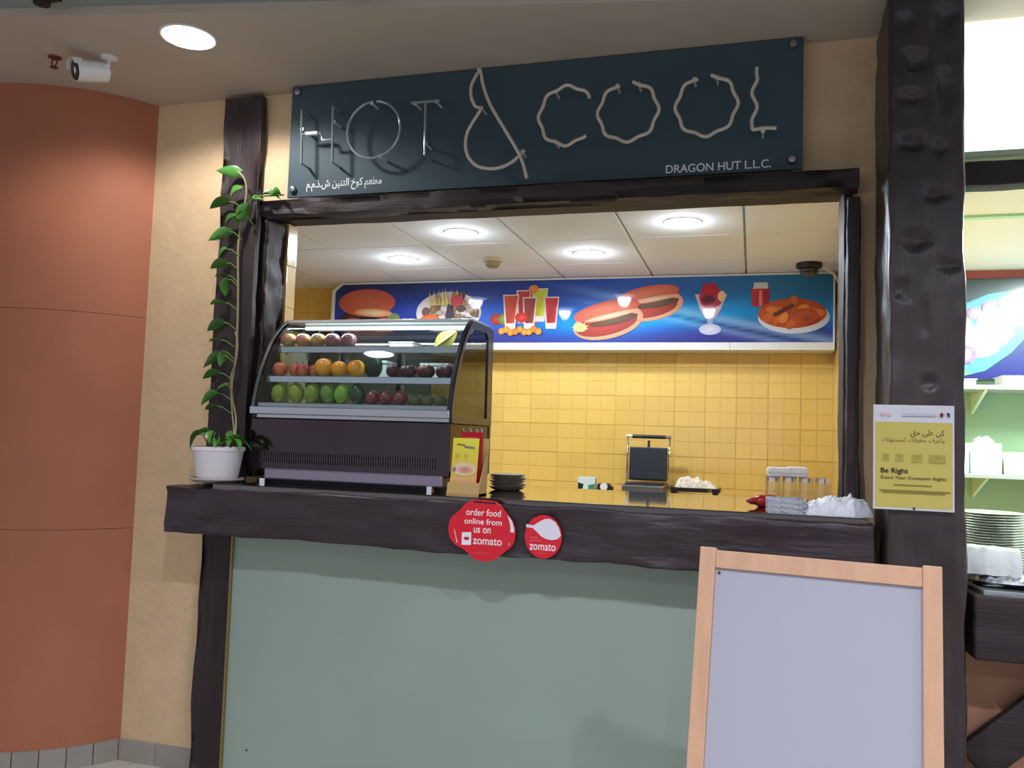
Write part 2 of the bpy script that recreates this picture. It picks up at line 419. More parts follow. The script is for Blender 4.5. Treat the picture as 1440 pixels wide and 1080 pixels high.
# ------------------------------------------------------------------ lamps
def downlight(x, y, z, power, label, r=.085, size=150, blend=.5, group='recessed downlights', col=(1, .97, .95), down=.03, kind='SPOT', up=0):
    t = thing('ceiling_downlight', label, 'ceiling light', (x, y, z), group=group)
    part('trim_ring', glathe([(r, z-.001), (r+.002, z-.005), (r+.008, z-.004), (r+.010, z)], 28, x, y, cap=False), whitepl, t, smooth=True)
    part('lens', glathe([(.001, z-.016), (r*.55, z-.014), (r*.85, z-.009), (r, z-.002)], 28, x, y, cap=True), lampm, t, smooth=True)
    ld = bpy.data.lights.new('downlight_lamp', kind); ld.energy = power
    if kind == 'SPOT': ld.spot_size = R(size); ld.spot_blend = blend
    ld.shadow_soft_size = r*.6; ld.color = col
    lo = bpy.data.objects.new('downlight_lamp', ld); COL.objects.link(lo); lo.location = (0, 0, -down); lo.parent = t
    if up:   # light spilling sideways from the lens onto the ceiling
        ld = bpy.data.lights.new('downlight_spill', 'POINT'); ld.energy = up; ld.shadow_soft_size = .04; ld.color = col
        lo = bpy.data.objects.new('downlight_spill', ld); COL.objects.link(lo); lo.location = (0, 0, -.06); lo.parent = t
    return t
downlight(-2.06, 2.555, ZC, P_KEY, 'large glowing round downlight above the terracotta wall corner', size=158, blend=.35, r=.094)
for x, y, n in ((-.6, .7, 'above the viewer on the left'), (.95, .7, 'above the viewer, straight before the whiteboard'), (2.9, .7, 'above the viewer on the right'), (-.9, -1.6, 'far back on the left'), (.55, -1.6, 'far back in the middle'), (2.6, -1.6, 'far back on the right')):
    downlight(x, y, ZC+.03, P_FILL, 'added unseen hall fill downlight '+n, col=(.93, .95, 1.08))  # unseen lamps added above and behind the camera as front fill
downlight(2.3, 2.3, ZC, 40, 'round hall downlight in front of the neighbouring stall')
for x, y, n in ((-1.532, 4.157, 'nearest to the sign, left one of the front pair'), (-2.122, 4.735, 'above the fruit case, left one of the rear pair'), (-.35, 4.126, 'brightest at the right, right one of the front pair'), (-.942, 4.742, 'above the drinks picture, right one of the rear pair')):
    downlight(x, y, ZK, P_KIT, 'round kitchen downlight '+n, size=172, blend=.3, group='kitchen downlights', r=.086, col=(.84, .94, 1.06), up=2.2)
t = thing('smoke_detector', 'small beige smoke detector between the kitchen downlights', 'smoke detector', (-1.557, 4.812, ZK))
part('base', glathe([(.06, ZK), (.06, ZK-.018), (.052, ZK-.022)], 22, -1.557, 4.812), M('beige_plastic', (196, 182, 140), .5), t, smooth='auto')
part('sensor_cage', glathe([(.046, ZK-.02), (.044, ZK-.045), (.03, ZK-.055)], 12, -1.557, 4.812), M('beige_plastic_dark', (150, 136, 98), .5), t)
t = thing('dome_camera', 'black dome security camera on the kitchen ceiling by the right wall', 'security camera', (.31, 5.2, ZK))
part('base', glathe([(.075, ZK), (.075, ZK-.022), (.06, ZK-.034)], 22, .31, 5.2), black, t, smooth='auto')
part('dome', glathe([(.058, ZK-.03), (.054, ZK-.055), (.035, ZK-.078), (.001, ZK-.086)], 22, .31, 5.2), M('dark_dome', (30, 30, 34), .08, coat=1), t, smooth=True)
part('cable', gtube([(.37, 5.2, ZK-.02), (.42, 5.22, ZK-.04), (.46, 5.26, ZK-.06), (.485, 5.3, ZK-.1)], .008), whitepl, t, smooth=True)

# hall ceiling fittings
t = thing('bullet_camera', 'white bullet security camera under the hall ceiling', 'security camera', (-2.50, 2.62, ZC))
part('mount', glathe([(.032, ZC), (.032, ZC-.008), (.012, ZC-.014)], 18, -2.49, 2.63), whitepl, t, smooth='auto')
part('arm', gtube([(-2.49, 2.63, ZC-.01), (-2.49, 2.63, ZC-.035), (-2.515, 2.61, ZC-.05)], .008), whitepl, t, smooth=True)
bc = Matrix.Translation((-2.55, 2.6, ZC-.066)) @ Vector((-.45, -.85, -.25)).to_track_quat('Z', 'Y').to_matrix().to_4x4() @ Matrix.Scale(1.25, 4)
part('body', gxf(glathe([(.020, -.058), (.031, -.05), (.034, .03), (.034, .045)], 22), bc), whitepl, t, smooth='auto')
lens = part('lens_face', gxf(glathe([(.033, .044), (.030, .047), (.012, .047), (.011, .042), (.001, .042)], 22), bc), M('lens_black', (16, 16, 20), .15), t, smooth='auto')
part('visor', gxf(gprism([(-.034, .012), (-.026, .03), (0, .036), (.026, .03), (.034, .012), (.036, .014), (.028, .032), (0, .038), (-.028, .032), (-.036, .014)], 'z', .03, .056), bc), whitepl, t)
t = thing('sprinkler', 'small reddish ceiling sprinkler left of the bullet camera', 'sprinkler', (-2.71, 2.58, ZC))
redm = M('red_brass', (120, 62, 58), .4, metal=.4)
part('escutcheon', glathe([(.026, ZC), (.024, ZC-.006), (.01, ZC-.01)], 16, -2.71, 2.58), redm, t, smooth='auto')
part('frame', gjoin(gtube([(-2.718, 2.58, ZC-.008), (-2.724, 2.58, ZC-.025), (-2.712, 2.58, ZC-.042)], .003, 6), gtube([(-2.702, 2.58, ZC-.008), (-2.696, 2.58, ZC-.025), (-2.708, 2.58, ZC-.042)], .003, 6)), redm, t)
part('deflector', glathe([(.016, ZC-.042), (.016, ZC-.045)], 12, -2.71, 2.58), redm, t)
for x, y, s_, n in ((-2.40, 2.215, .05, 'left of the large downlight'), (-1.29, 2.41, .035, 'above the ampersand')):
    t = thing('ceiling_spot_mount', 'black square fitting on the grey ceiling '+n, 'ceiling fitting', (x, y, ZC), group='black ceiling fittings')
    part('plate', gbox(x-s_, x+s_, y-s_*.8, y+s_*.8, ZC+.012, ZC+.03), black, t, bevel=.003)
    part('head', glathe([(s_*.6, ZC+.013), (s_*.55, ZC-.012), (s_*.3, ZC-.016)], 14, x, y), black, t, smooth='auto')

# ------------------------------------------------------------------ timber frame of the counter
part('timber_post', ghewn(-2.262, -2.045, 3.035, 3.099, 0, ZC-.002, step=.035, rad=.018, amp=.022, freq=4, seed=3, sq=(1.6, 1, .9),
     dents=((-2.14, 3.04, 2.62, .02, .12, .012), (-2.09, 3.04, 2.45, .012, .15, .01), (-2.2, 3.04, 2.5, .02, .05, .008))), wood, smooth=True,
     label='dark rough timber post with the climbing plant in front', cat='post', base=(-2.15, 3.06, 0))
rs = random.Random(5)
part('door_jamb', ghewn(-2.128, -2.03, 3.102, 3.285, 1.236, 2.395, step=.02, rad=.014, amp=.03, freq=16, seed=9, sq=(1, 1, .7)), wood, smooth=True,
     label='dark chipped timber jamb on the left of the serving opening', cat='jamb', base=(-2.1, 3.19, 1.236))
jr = thing('door_jamb', 'dark narrow timber jamb on the right of the serving opening', 'jamb', (.325, 3.16, 1.236))
part('face_timber', ghewn(.299, .354, 3.03, 3.099, 1.236, 2.333, step=.03, rad=.012, amp=.010, freq=9, seed=12), wood, jr, smooth=True)
part('reveal_timber', ghewn(.294, .329, 3.102, 3.285, 1.236, 2.395, step=.03, rad=.01, amp=.008, freq=9, seed=13), wood, jr, smooth=True)
lt = thing('lintel_beam', 'dark timber lintel under the neon sign', 'beam', (-.84, 3.1, 2.325))
part('front_timber', ghewn(-2.03, .352, 2.985, 3.098, 2.335, 2.427, step=.03, rad=.014, amp=.020, freq=5, seed=21, sq=(.8, 1, 1)), woodx, lt, smooth=True)
part('soffit_board', ghewn(-2.126, .328, 3.10, 3.372, 2.396, 2.431, step=.04, rad=.01, amp=.006, freq=5, seed=23, sq=(.8, 1, 1)), woodx, lt, smooth=True)
rd = [(.475, 2.75, 2.67, .038, .040, .026), (.455, 2.75, 2.555, .034, .026, .020), (.555, 2.75, 2.56, .026, .075, .018), (.465, 2.75, 2.41, .036, .034, .026), (.545, 2.75, 2.385, .024, .022, .014),
      (.535, 2.75, 2.24, .036, .024, .022), (.475, 2.75, 2.10, .048, .036, .022), (.565, 2.75, 2.02, .036, .022, .012), (.43, 2.75, 1.95, .03, .035, .014), (.555, 2.75, 2.80, .03, .06, .018), (.51, 2.75, 1.66, .03, .022, .012), (.50, 2.75, 1.84, .014, .06, .008), (.44, 2.75, 2.80, .03, .04, .014)]
woodg = M('dark_glossy_post_wood', (52, 42, 44), .36, noise_=(3, .35), bump=(14, .3), stretch=(9, 9, .8), spec=.55)
part('timber_post', ghewn(.386, .625, 2.75, 3.098, 0, ZC-.002, step=.0095, rad=.028, amp=.018, freq=5, seed=30, dents=rd, sq=(1.3, 1, .8)), woodg, smooth=True,
     label='massive dark dented timber post carrying the yellow poster', cat='post', base=(.5, 2.92, 0))

woods = M('slab_wood', (49, 38, 43), .42, noise_=(4, .35), bump=(9, .5), stretch=(1, 6, 6), spec=.5)
cs = thing('snack_counter', 'long counter with dark rough timber slab and sage green front', 'counter', (-.93, 3.2, 0))
part('front_beam', ghewn(-2.262, .384, 2.79, 3.03, 1.02, 1.232, step=.018, rad=.024, amp=.022, freq=7, seed=41, sq=(.6, 1, 1.4)), woods, cs, smooth=True)
part('worktop', gbox(-2.04, .35, 2.825, 3.66, 1.195, 1.2345), polish, cs, bevel=.004)
gp = part('front_panel', gbox(-2.04, .384, 2.985, 3.02, .0, 1.015), greenp, cs, label='sage green front panel')
part('edge_strip', gbox(-2.044, -2.036, 2.972, 2.985, .0, 1.015), M('brass_edge', (150, 132, 84), .4, metal=.6), gp)
part('plinth', gbox(-2.036, .384, 2.979, 2.985, .0, .05), M('dusty_green', (120, 130, 122), .6), gp)
part('screw', gxf(glathe([(.004, 0), (.004, .002), (.001, .003)], 10), T(-1.93, 2.985, .17, rx=R(90))), black, gp)
part('inner_backing', gbox(-2.04, .33, 3.03, 3.06, 0, 1.19), M('kitchen_side_white', (180, 176, 165), .6), cs)

# ------------------------------------------------------------------ neon sign
sg = thing('neon_sign', 'teal black sign board with unlit neon tubes reading HOT & COOL', 'sign', (-.88, 3.045, 2.432))
part('board', gbox(-1.905, .156, 3.035, 3.047, 2.432, 2.912), signm, sg, bevel=.002)
for x, z in ((-1.875, 2.885), (-1.875, 2.465), (.12, 2.885), (.12, 2.465)):
    part('standoff_screw', gxf(glathe([(.016, 0), (.016, .01), (.012, .016), (.001, .017)], 18), T(x, 3.035, z, rx=R(90))), steel, sg, smooth='auto')
    part('spacer', gxf(glathe([(.009, 0), (.009, .055)], 12), T(x, 3.10, z, rx=R(90))), steel, sg)
YN = 2.972
def tube2(name, paths, mat, r=.0055, closed=False, supports=()):
    g = []
    for p in paths: g.append(gtube([(x, YN if len(q) == 0 else q[0], z) for x, z, *q in p], r, 8, closed))
    o = part(name, gjoin(*g), mat, sg, smooth='auto')
    for x, z in supports:
        part('tube_support', gxf(glathe([(.005, 0), (.005, .055), (.008, .056), (.008, .064)], 10), T(x, 3.035, z, rx=R(90))), M('clear_support', (190, 195, 196), .2, coat=.6), o)
    return o
tube2('letter_h', [[(-1.817, 2.779, 3.03), (-1.817, 2.779), (-1.806, 2.553), (-1.806, 2.553, 3.03)], [(-1.673, 2.784, 3.03), (-1.673, 2.784), (-1.664, 2.55), (-1.664, 2.55, 3.03)],
     [(-1.812, 2.677), (-1.725, 2.676), (-1.716, 2.66), (-1.714, 2.645), (-1.669, 2.645)]], neonc, supports=((-1.812, 2.70), (-1.668, 2.72)))
part('tube_paint', gtube([(-1.79, YN-.002, 2.677), (-1.735, YN-.002, 2.6765)], .009, 8), M('white_tube', (220, 224, 226), .3, coat=.5), sg, smooth='auto')
circ = lambda cx, cz, rx, rz, a0, a1, n, wob=0, k=8: [(cx+rx*(1+wob*math.cos(R(a0+(a1-a0)*i/n)*k))*math.cos(R(a0+(a1-a0)*i/n)), cz+rz*(1+wob*math.cos(R(a0+(a1-a0)*i/n)*k))*math.sin(R(a0+(a1-a0)*i/n))) for i in range(n+1)]
tube2('letter_o', [circ(-1.485, 2.672, .116, .117, 100, 445, 48)], neonc, supports=((-1.50, 2.785), (-1.45, 2.56)))
tube2('letter_t', [[(-1.325, 2.770), (-1.203, 2.768)], [(-1.264, 2.765), (-1.258, 2.553), (-1.258, 2.553, 3.03)]], neonc, supports=((-1.31, 2.768), (-1.22, 2.768), (-1.259, 2.60)))
amp = spline([(-.833, 2.431), (-.858, 2.51), (-.91, 2.60), (-.985, 2.722), (-1.018, 2.80), (-1.03, 2.85), (-1.036, 2.872), (-1.044, 2.872), (-1.058, 2.85), (-1.073, 2.818), (-1.073, 2.775), (-1.055, 2.735), (-1.032, 2.722), (-1.05, 2.69), (-1.08, 2.64), (-1.089, 2.59), (-1.078, 2.54), (-1.045, 2.5), (-1.0, 2.483), (-.95, 2.482), (-.90, 2.50), (-.862, 2.532), (-.85, 2.545)], 4)
tube2('ampersand', [[(p.x, p.y, YN-(.012 if i < 28 else 0)) for i, p in enumerate(amp)]], neon, r=.0068, supports=((-1.03, 2.725), (-.86, 2.54)))
tube2('letter_c', [circ(-.690, 2.668, .104, .112, 32, 315, 60, .045)], neon, r=.0068, supports=((-.735, 2.765), (-.73, 2.57)))
tube2('letter_o', [circ(-.458, 2.664, .109, .110, 108, 442, 72, .045)], neon, r=.0068, supports=((-.50, 2.765), (-.42, 2.765)))
tube2('letter_o', [circ(-.176, 2.664, .106, .110, 108, 442, 72, .045)], neon, r=.0068, supports=((-.22, 2.765), (-.14, 2.765)))
lp = [(-.003, 2.787)]+[(-.010+.009*math.sin(i*.75), 2.775-i*.0125) for i in range(1, 16)]+[(-.016, 2.57), (-.012, 2.562), (.02, 2.566), (.065, 2.562)]
tube2('letter_l', [[tuple(p) for p in spline(lp, 2)]], neon, r=.0068, supports=((.02, 2.555),))
part('lettering', move(gtext('DRAGON HUT L.L.C.', .372, .031, bold=.012), -.322, 3.0342, 2.443), lettw, sg, label='white capital lettering')
part('lettering', move(gtext(arabic('مطعم كوخ التنين ش.ذ.م.م'), .345, .050, bold=.012), -1.815, 3.0342, 2.452), lettw, sg, label='white Arabic lettering')

# ------------------------------------------------------------------ illuminated menu on the back wall
YM = 5.45
mn = thing('menu_board', 'long blue menu board with food pictures above yellow tiles', 'menu board', (-1.26, 5.55, 2.055))
part('housing', gprism([(-2.995, 2.055), (.478, 2.055), (.478, ZK-.004), (-2.92, ZK-.004), (-2.995, 2.49)], 'y', YM+.004, YB-.012), whitep, mn)
part('frame', gjoin(gprism([(-2.995, 2.055), (-2.975, 2.055), (-2.975, 2.487), (-2.912, ZK-.014), (-2.912, ZK-.004), (-2.92, ZK-.004), (-2.995, 2.49)], 'y', YM-.012, YM+.004), gbox(-2.912, .478, YM-.012, YM+.004, ZK-.014, ZK-.004), gbox(.468, .478, YM-.012, YM+.004, 2.104, ZK-.014)), whitep, mn)
for i in range(11):
    a = -2.975+i*.3139; part('trim_piece', gbox(a+.001, a+.3129, YM-.016, YM+.004, 2.055, 2.104), whitep, mn, bevel=.002)
def mixc(a, b, t): t = max(0, min(1, t)); return tuple(a[i]+(b[i]-a[i])*t for i in range(3))
def blue(x, z):
    u = (x+2.975)/3.445; v = (z-2.104)/.43
    c = mixc((52, 46, 122), (40, 74, 176), v*1.3)
    c = mixc(c, (34, 34, 58), max(0, (v-.55)*2)*max(0, 1-u*1.6))
    g = math.exp(-((v-.42-.1*math.sin(u*9))/.22)**2)*max(0, min(1, (u-.25)*3))
    c = mixc(c, (10, 150, 236), min(1, g*1.15))
    tl = math.exp(-((v-1)/.45)**2)*max(0, min(1, (u-.5)*2)); c = mixc(c, (44, 134, 180), tl)
    c = mixc(c, (38, 110, 150), max(0, (u-.82)*4)*max(0, v-.35)*1.6)
    for off, wd, st in ((0, .075, .75), (-.16, .05, .55)):
        d = v-(.80-(u-.55)*1.75+off); c = mixc(c, (150, 190, 220), math.exp(-(d/wd)**2)*st*max(0, min(1, (u-.45)*5)))
    d = v-(.80-(u-.55)*1.75-.09); c = mixc(c, (26, 60, 110), math.exp(-(d/.022)**2)*.8*max(0, min(1, (u-.6)*5)))
    return c
ik = Ink(YM+.0035, 0); NX, NZ = 150, 22
for j in range(NZ+1):
    for i in range(NX+1):
        z = 2.104+(ZK-.014-2.104)*j/NZ; xl = -2.975 + max(0, z-2.487)*1.25
        x = xl+(.468-xl)*i/NX; ik.V.append((x, ik.y, z)); ik.C.append(lin(blue(x, z)))
for j in range(NZ):
    for i in range(NX):
        a = j*(NX+1)+i; ik.F.append((a, a+1, a+NX+2, a+NX+1))
ik.obj('printed_face', pgloss, mn)
WH = (235, 232, 228)
# burger
k = Ink(YM+.0015)
k.ell(-2.70, 2.235, .225, .095, (226, 150, 110), (200, 96, 100), n=26)
k.ell(-2.70, 2.27, .24, .08, (70, 74, 52), (60, 44, 40), n=26); k.ell(-2.83, 2.245, .085, .045, (214, 96, 112), (196, 70, 84)); k.ell(-2.57, 2.245, .085, .045, (224, 110, 128), (206, 86, 100))
k.ell(-2.70, 2.275, .07, .04, (54, 34, 34)); k.ell(-2.50, 2.29, .05, .03, (120, 140, 84))
k.ell(-2.715, 2.40, .226, .10, (206, 110, 80), (196, 92, 72), n=30, hi=(0, .03)); k.ell(-2.66, 2.325, .15, .03, (240, 214, 170), (222, 150, 96), rot=-.05)
k.obj('burger_picture', pgloss, mn, label='picture of a burger')
# salad plate
k = Ink(YM+.0015)
k.ell(-2.08, 2.32, .245, .15, (206, 190, 186), (214, 206, 206), n=30)
for i in range(26):
    a = random.uniform(0, 6.28); q = random.random()**.5; c = random.choice([(190, 160, 90), (150, 120, 70), (96, 70, 66), (206, 176, 150), (120, 92, 80), (186, 150, 120)])
    k.ell(-2.06+.19*q*math.cos(a), 2.33+.12*q*math.sin(a), random.uniform(.02, .045), random.uniform(.015, .035), c, mixc(c, (80, 60, 50), .4), rot=a, n=10)
for i in range(9):
    x = -2.22+i*.03; k.poly([(x, 2.37), (x+.03, 2.37), (x+.012+random.uniform(-.02, .02), 2.50-abs(i-4)*.008)], random.choice([(206, 180, 110), (186, 158, 84)]))
k.ell(-2.01, 2.40, .05, .04, (200, 70, 80), (180, 60, 70)); k.ell(-2.21, 2.26, .08, .045, (232, 130, 70), (206, 84, 46)); k.poly([(-2.1, 2.24), (-2.03, 2.24), (-2.045, 2.37), (-2.08, 2.38)], (58, 48, 66))
k.obj('salad_picture', pgloss, mn, label='picture of a salad plate')
# juices
k = Ink(YM+.0015)
for x, c in ((-1.72, (190, 60, 50)), (-1.66, (150, 170, 60)), (-1.46, (200, 120, 60))): k.ell(x, 2.27, .05, .04, c, mixc(c, (60, 20, 20), .4))
def tumbler(x, zb, zt, wb_, wt, c, rim=(226, 206, 196)):
    k.poly([(x-wb_-.008, zb), (x+wb_+.008, zb), (x+wt+.008, zt), (x-wt-.008, zt)], rim)
    k.poly([(x-wb_, zb+.04), (x+wb_, zb+.04), (x+wt, zt-.008), (x-wt, zt-.008)], [mixc(c, (60, 20, 20), .3), c, c, mixc(c, WH, .15)])
tumbler(-1.53, 2.24, 2.47, .028, .045, (200, 54, 50)); tumbler(-1.415, 2.25, 2.48, .03, .05, (206, 206, 60)); k.ell(-1.46, 2.475, .035, .03, (232, 150, 70), (210, 120, 60))
tumbler(-1.62, 2.20, 2.44, .028, .05, (206, 76, 52)); tumbler(-1.485, 2.20, 2.42, .028, .042, (150, 66, 56)); tumbler(-1.33, 2.20, 2.42, .028, .045, (196, 50, 52)); k.ell(-1.54, 2.28, .045, .035, (220, 80, 60), (190, 40, 44))
for i in range(9):
    x = -1.68+i*.033; c = random.choice([(232, 150, 44), (226, 110, 44), (236, 176, 60)]); k.ell(x, 2.185+.012*math.sin(i*2), .024, .024, c, mixc(c, (190, 50, 30), .5), n=12)
k.obj('juice_picture', pgloss, mn, label='picture of juice glasses')
# sandwiches
k = Ink(YM+.0015)
def sub(cx, cz, a, b, rot):
    k.ell(cx, cz-.02, a*1.02, b*.95, (236, 206, 186), (226, 150, 110), rot, 26)
    k.ell(cx-.01, cz-.03, a*.9, b*.66, (196, 66, 56), (150, 60, 50), rot, 22); k.ell(cx+.04, cz-.005, a*.7, b*.26, (110, 96, 70), (96, 60, 50), rot)
    k.ell(cx-a*.82*math.cos(rot), cz-a*.82*math.sin(rot)-.01, .05, .03, (176, 196, 96), (206, 214, 150), wob=.2)
    k.ell(cx-.012, cz+b*.52, a*.96, b*.55, (226, 130, 100), (210, 96, 78), rot, 26, hi=(0, .02)); k.ell(cx+.02, cz+b*.22, a*.8, b*.16, (240, 214, 186), (226, 160, 120), rot)
sub(-.66, 2.37, .21, .105, .16); sub(-.94, 2.26, .235, .115, .22)
k.obj('sandwich_picture', pgloss, mn, label='picture of two filled rolls')
# sundae
k = Ink(YM+.0015)
k.poly([(-.375, 2.42), (-.17, 2.42), (-.215, 2.31), (-.25, 2.26), (-.30, 2.26), (-.335, 2.31)], (206, 176, 196)); k.ell(-.272, 2.40, .075, .075, (196, 70, 100), (176, 52, 70)); k.ell(-.28, 2.45, .055, .045, (190, 40, 62), (170, 34, 50)); k.ell(-.29, 2.385, .045, .03, (70, 34, 44), (120, 40, 60)); k.ell(-.205, 2.405, .025, .035, (236, 196, 150))
k.poly([(-.295, 2.26), (-.255, 2.26), (-.262, 2.2), (-.288, 2.2)], (150, 170, 214)); k.ell(-.275, 2.19, .07, .036, (220, 216, 232), (180, 190, 222)); k.poly([(-.31, 2.33), (-.24, 2.33), (-.255, 2.27), (-.295, 2.27)], (220, 120, 140))
k.obj('sundae_picture', pgloss, mn, label='picture of an ice cream sundae')
# chicken plate and can
k = Ink(YM+.0015)
k.poly([(-.015, 2.335), (.085, 2.335), (.09, 2.45), (-.02, 2.45)], [(190, 50, 60), (150, 30, 44), (160, 34, 46), (206, 60, 66)]); k.poly([(-.012, 2.45), (.082, 2.45), (.075, 2.49), (-.005, 2.49)], (206, 206, 206)); k.poly([(.025, 2.34), (.045, 2.34), (.045, 2.44), (.025, 2.44)], (226, 130, 130))
k.ell(.235, 2.265, .215, .105, (226, 222, 226), (206, 214, 226), n=28); k.ell(.225, 2.29, .205, .095, (214, 110, 50), (196, 84, 40), n=28)
for i in range(24):
    a = random.uniform(0, 6.28); q = .4+.6*random.random(); c = random.choice([(226, 120, 50), (210, 96, 40), (236, 140, 60), (196, 84, 44)])
    k.ell(.22+.17*q*math.cos(a), 2.30+.075*q*math.sin(a), .04, .026, mixc(c, (240, 180, 100), .3), c, rot=a, n=12)
k.ell(.30, 2.27, .085, .05, (206, 100, 60), (190, 84, 50)); k.ell(.315, 2.25, .05, .03, (150, 70, 46), (190, 84, 50))
for i in range(5): k.ell(.13+i*.022, 2.285+i*.012, .02, .012, (80, 50, 50), (110, 64, 50), rot=.6, n=10)
k.obj('chicken_picture', pgloss, mn, label='picture of fried chicken with a can')

# ------------------------------------------------------------------ fruit display case
XL, XR = -1.99, -1.115; ZT = 1.2345
dc = thing('display_case', 'curved glass refrigerated display case full of fruit', 'display case', (-1.55, 3.23, ZT))
prof = [(2.985, 1.545), (2.992, 1.58), (3.008, 1.64), (3.033, 1.705), (3.064, 1.765), (3.097, 1.82), (3.135, 1.868), (3.175, 1.905), (3.215, 1.926)]
for x in (XL+.07, XR-.07):
    part('foot', glathe([(.016, ZT), (.016, ZT+.02)], 14, x, 2.983), chrome, dc)
part('body', gbox(XL, XR, 2.99, 3.485, ZT+.055, 1.50), mirror, dc, bevel=.004)
part('dark_gap_filler', gbox(XL+.03, XR-.03, 3.0, 3.45, ZT+.001, ZT+.02), rubber, dc)  # dark box added so the gap under the case reads dark
part('base_tray', gbox(XL+.08, XR-.02, 2.975, 3.46, ZT+.018, ZT+.062), M('lilac_steel', (150, 140, 158), .35, metal=.7), dc, bevel=.006)
vt = []
for i in range(74):
    x = XL+.055+i*.0104
    for z0 in (1.318, 1.342): vt.append(gbox(x, x+.004, 2.984, 2.991, z0, z0+.021))
part('vent_slats', gjoin(*vt), M('vent_metal', (92, 84, 88), .3, metal=.8), dc, kind='stuff')
part('deck', gbox(XL+.01, XR-.01, 3.0, 3.47, 1.50, 1.566), steel, dc, bevel=.003)
part('front_rail', gbox(XL, XR, 2.972, 2.992, 1.516, 1.548), steel, dc, bevel=.003)
gv = []; n = len(prof)
gl = ([(x, y, z) for x in (XL+.012, XR-.012) for y, z in prof], [(i, i+1, n+i+1, n+i) for i in range(n-1)])
part('curved_glass', gl, glassm, dc, smooth=True)
part('top_panel', gbox(XL, XR, 3.212, 3.47, 1.924, 1.938), M('bright_steel', (214, 218, 220), .2, metal=.6), dc, bevel=.003)
lt_ = part('fill_tube', gtube([(XL+.05, 3.30, 1.912), (XR-.05, 3.30, 1.912)], .009), M('case_fill_tube', (235, 250, 250), .4, emit=1.2), dc, smooth=True)  # unseen tube added under the top to brighten the fruit
ld = bpy.data.lights.new('case_fill_lamp', 'AREA'); ld.energy = 2.2; ld.shape = 'RECTANGLE'; ld.size = .8; ld.size_y = .02; ld.color = (.9, 1, 1)  # added fill lamp that lights the fruit along the tube
lo = bpy.data.objects.new('case_fill_lamp', ld); COL.objects.link(lo); lo.parent = dc; lo.location = Vector((-1.55, 3.17, 1.895))-ROOT[dc.name]; lo.rotation_euler = (R(12), 0, 0)
for a, b in ((XL+.02, -1.545), (-1.56, XR-.02)): part('rear_door', gbox(a, b, 3.468 if a < -1.8 else 3.458, 3.473 if a < -1.8 else 3.463, 1.566, 1.92), glassd, dc)
def band(x, wd, inn):
    V = []; Fq = []; m_ = len(prof)
    for i, (y, z) in enumerate(prof):
        a = Vector(prof[max(i-1, 0)]); b = Vector(prof[min(i+1, m_-1)]); t_ = (b-a).normalized(); nr = Vector((-t_.y, t_.x))
        if nr.x > 0: nr = -nr
        o_ = Vector((y, z))+nr*.005; q = Vector((y, z))-nr*inn
        V += [(x, o_.x, o_.y), (x+wd, o_.x, o_.y), (x+wd, q.x, q.y), (x, q.x, q.y)]
    for i in range(m_-1):
        for kk in range(4): Fq.append((4*i+kk, 4*i+(kk+1) % 4, 4*i+4+(kk+1) % 4, 4*i+4+kk))
    Fq += [(0, 1, 2, 3), (4*m_-1, 4*m_-2, 4*m_-3, 4*m_-4)]
    return V, Fq
part('glass_edge', band(XL, .012, .012), steel, dc, smooth='auto')
part('glass_edge', band(XR-.014, .014, .016), M('dark_trim', (44, 42, 48), .3, coat=.3), dc, smooth='auto')
# side panels
for x, nm in ((XL, 0), (XR-.006, 1)):
    outer = [(2.992, 1.50)]+prof+[(3.44, 1.93), (3.475, 1.90), (3.485, 1.50)]
    cy = sum(p[0] for p in outer)/len(outer); cz = 1.70
    inner = [(cy+(p[0]-cy)*.80, cz+(p[1]-cz)*.86) for p in outer]
    m_ = len(outer); V = []; Fq = []
    for xx in (x, x+.012):
        V += [(xx, p[0], p[1]) for p in outer]+[(xx, p[0], p[1]) for p in inner]
    for i in range(m_):
        j = (i+1) % m_
        Fq += [(i, j, m_+j, m_+i), (2*m_+i, 3*m_+i, 3*m_+j, 2*m_+j), (i, 2*m_+i, 2*m_+j, j), (m_+i, m_+j, 3*m_+j, 3*m_+i)]
    sf = part('side_frame', (V, Fq), M('dark_trim', (44, 42, 48), .3), dc)
    part('side_glass', ([(x+.006, p[0], p[1]) for p in inner], [tuple(range(m_))]), glassd if nm else glassm, sf)
part('rear_post', gbox(XR-.02, XR+.004, 3.465, 3.489, ZT+.055, 1.925), M('dark_trim', (44, 42, 48), .3), dc, bevel=.003)
part('rear_post', gbox(XL, XL+.02, 3.465, 3.489, ZT+.055, 1.925), M('dark_trim', (44, 42, 48), .3), dc, bevel=.003)
for i, (z, y0) in enumerate(((1.812, 3.132), (1.68, 3.06))):
    sh = part('shelf', gbox(XL+.02, XR-.02, y0, 3.44, z-.006, z), glassm, dc)
    part('shelf_lip', gbox(XL+.02, XR-.02, y0-.008, y0, z-.028, z-.001), M('lip_steel', (190, 192, 204), .18, metal=.85), sh, bevel=.002)
    for y in (3.20, 3.38): part('bracket', gbox(XL+.012, XL+.02, y, y+.012, z-.03, z-.006), steel, sh)

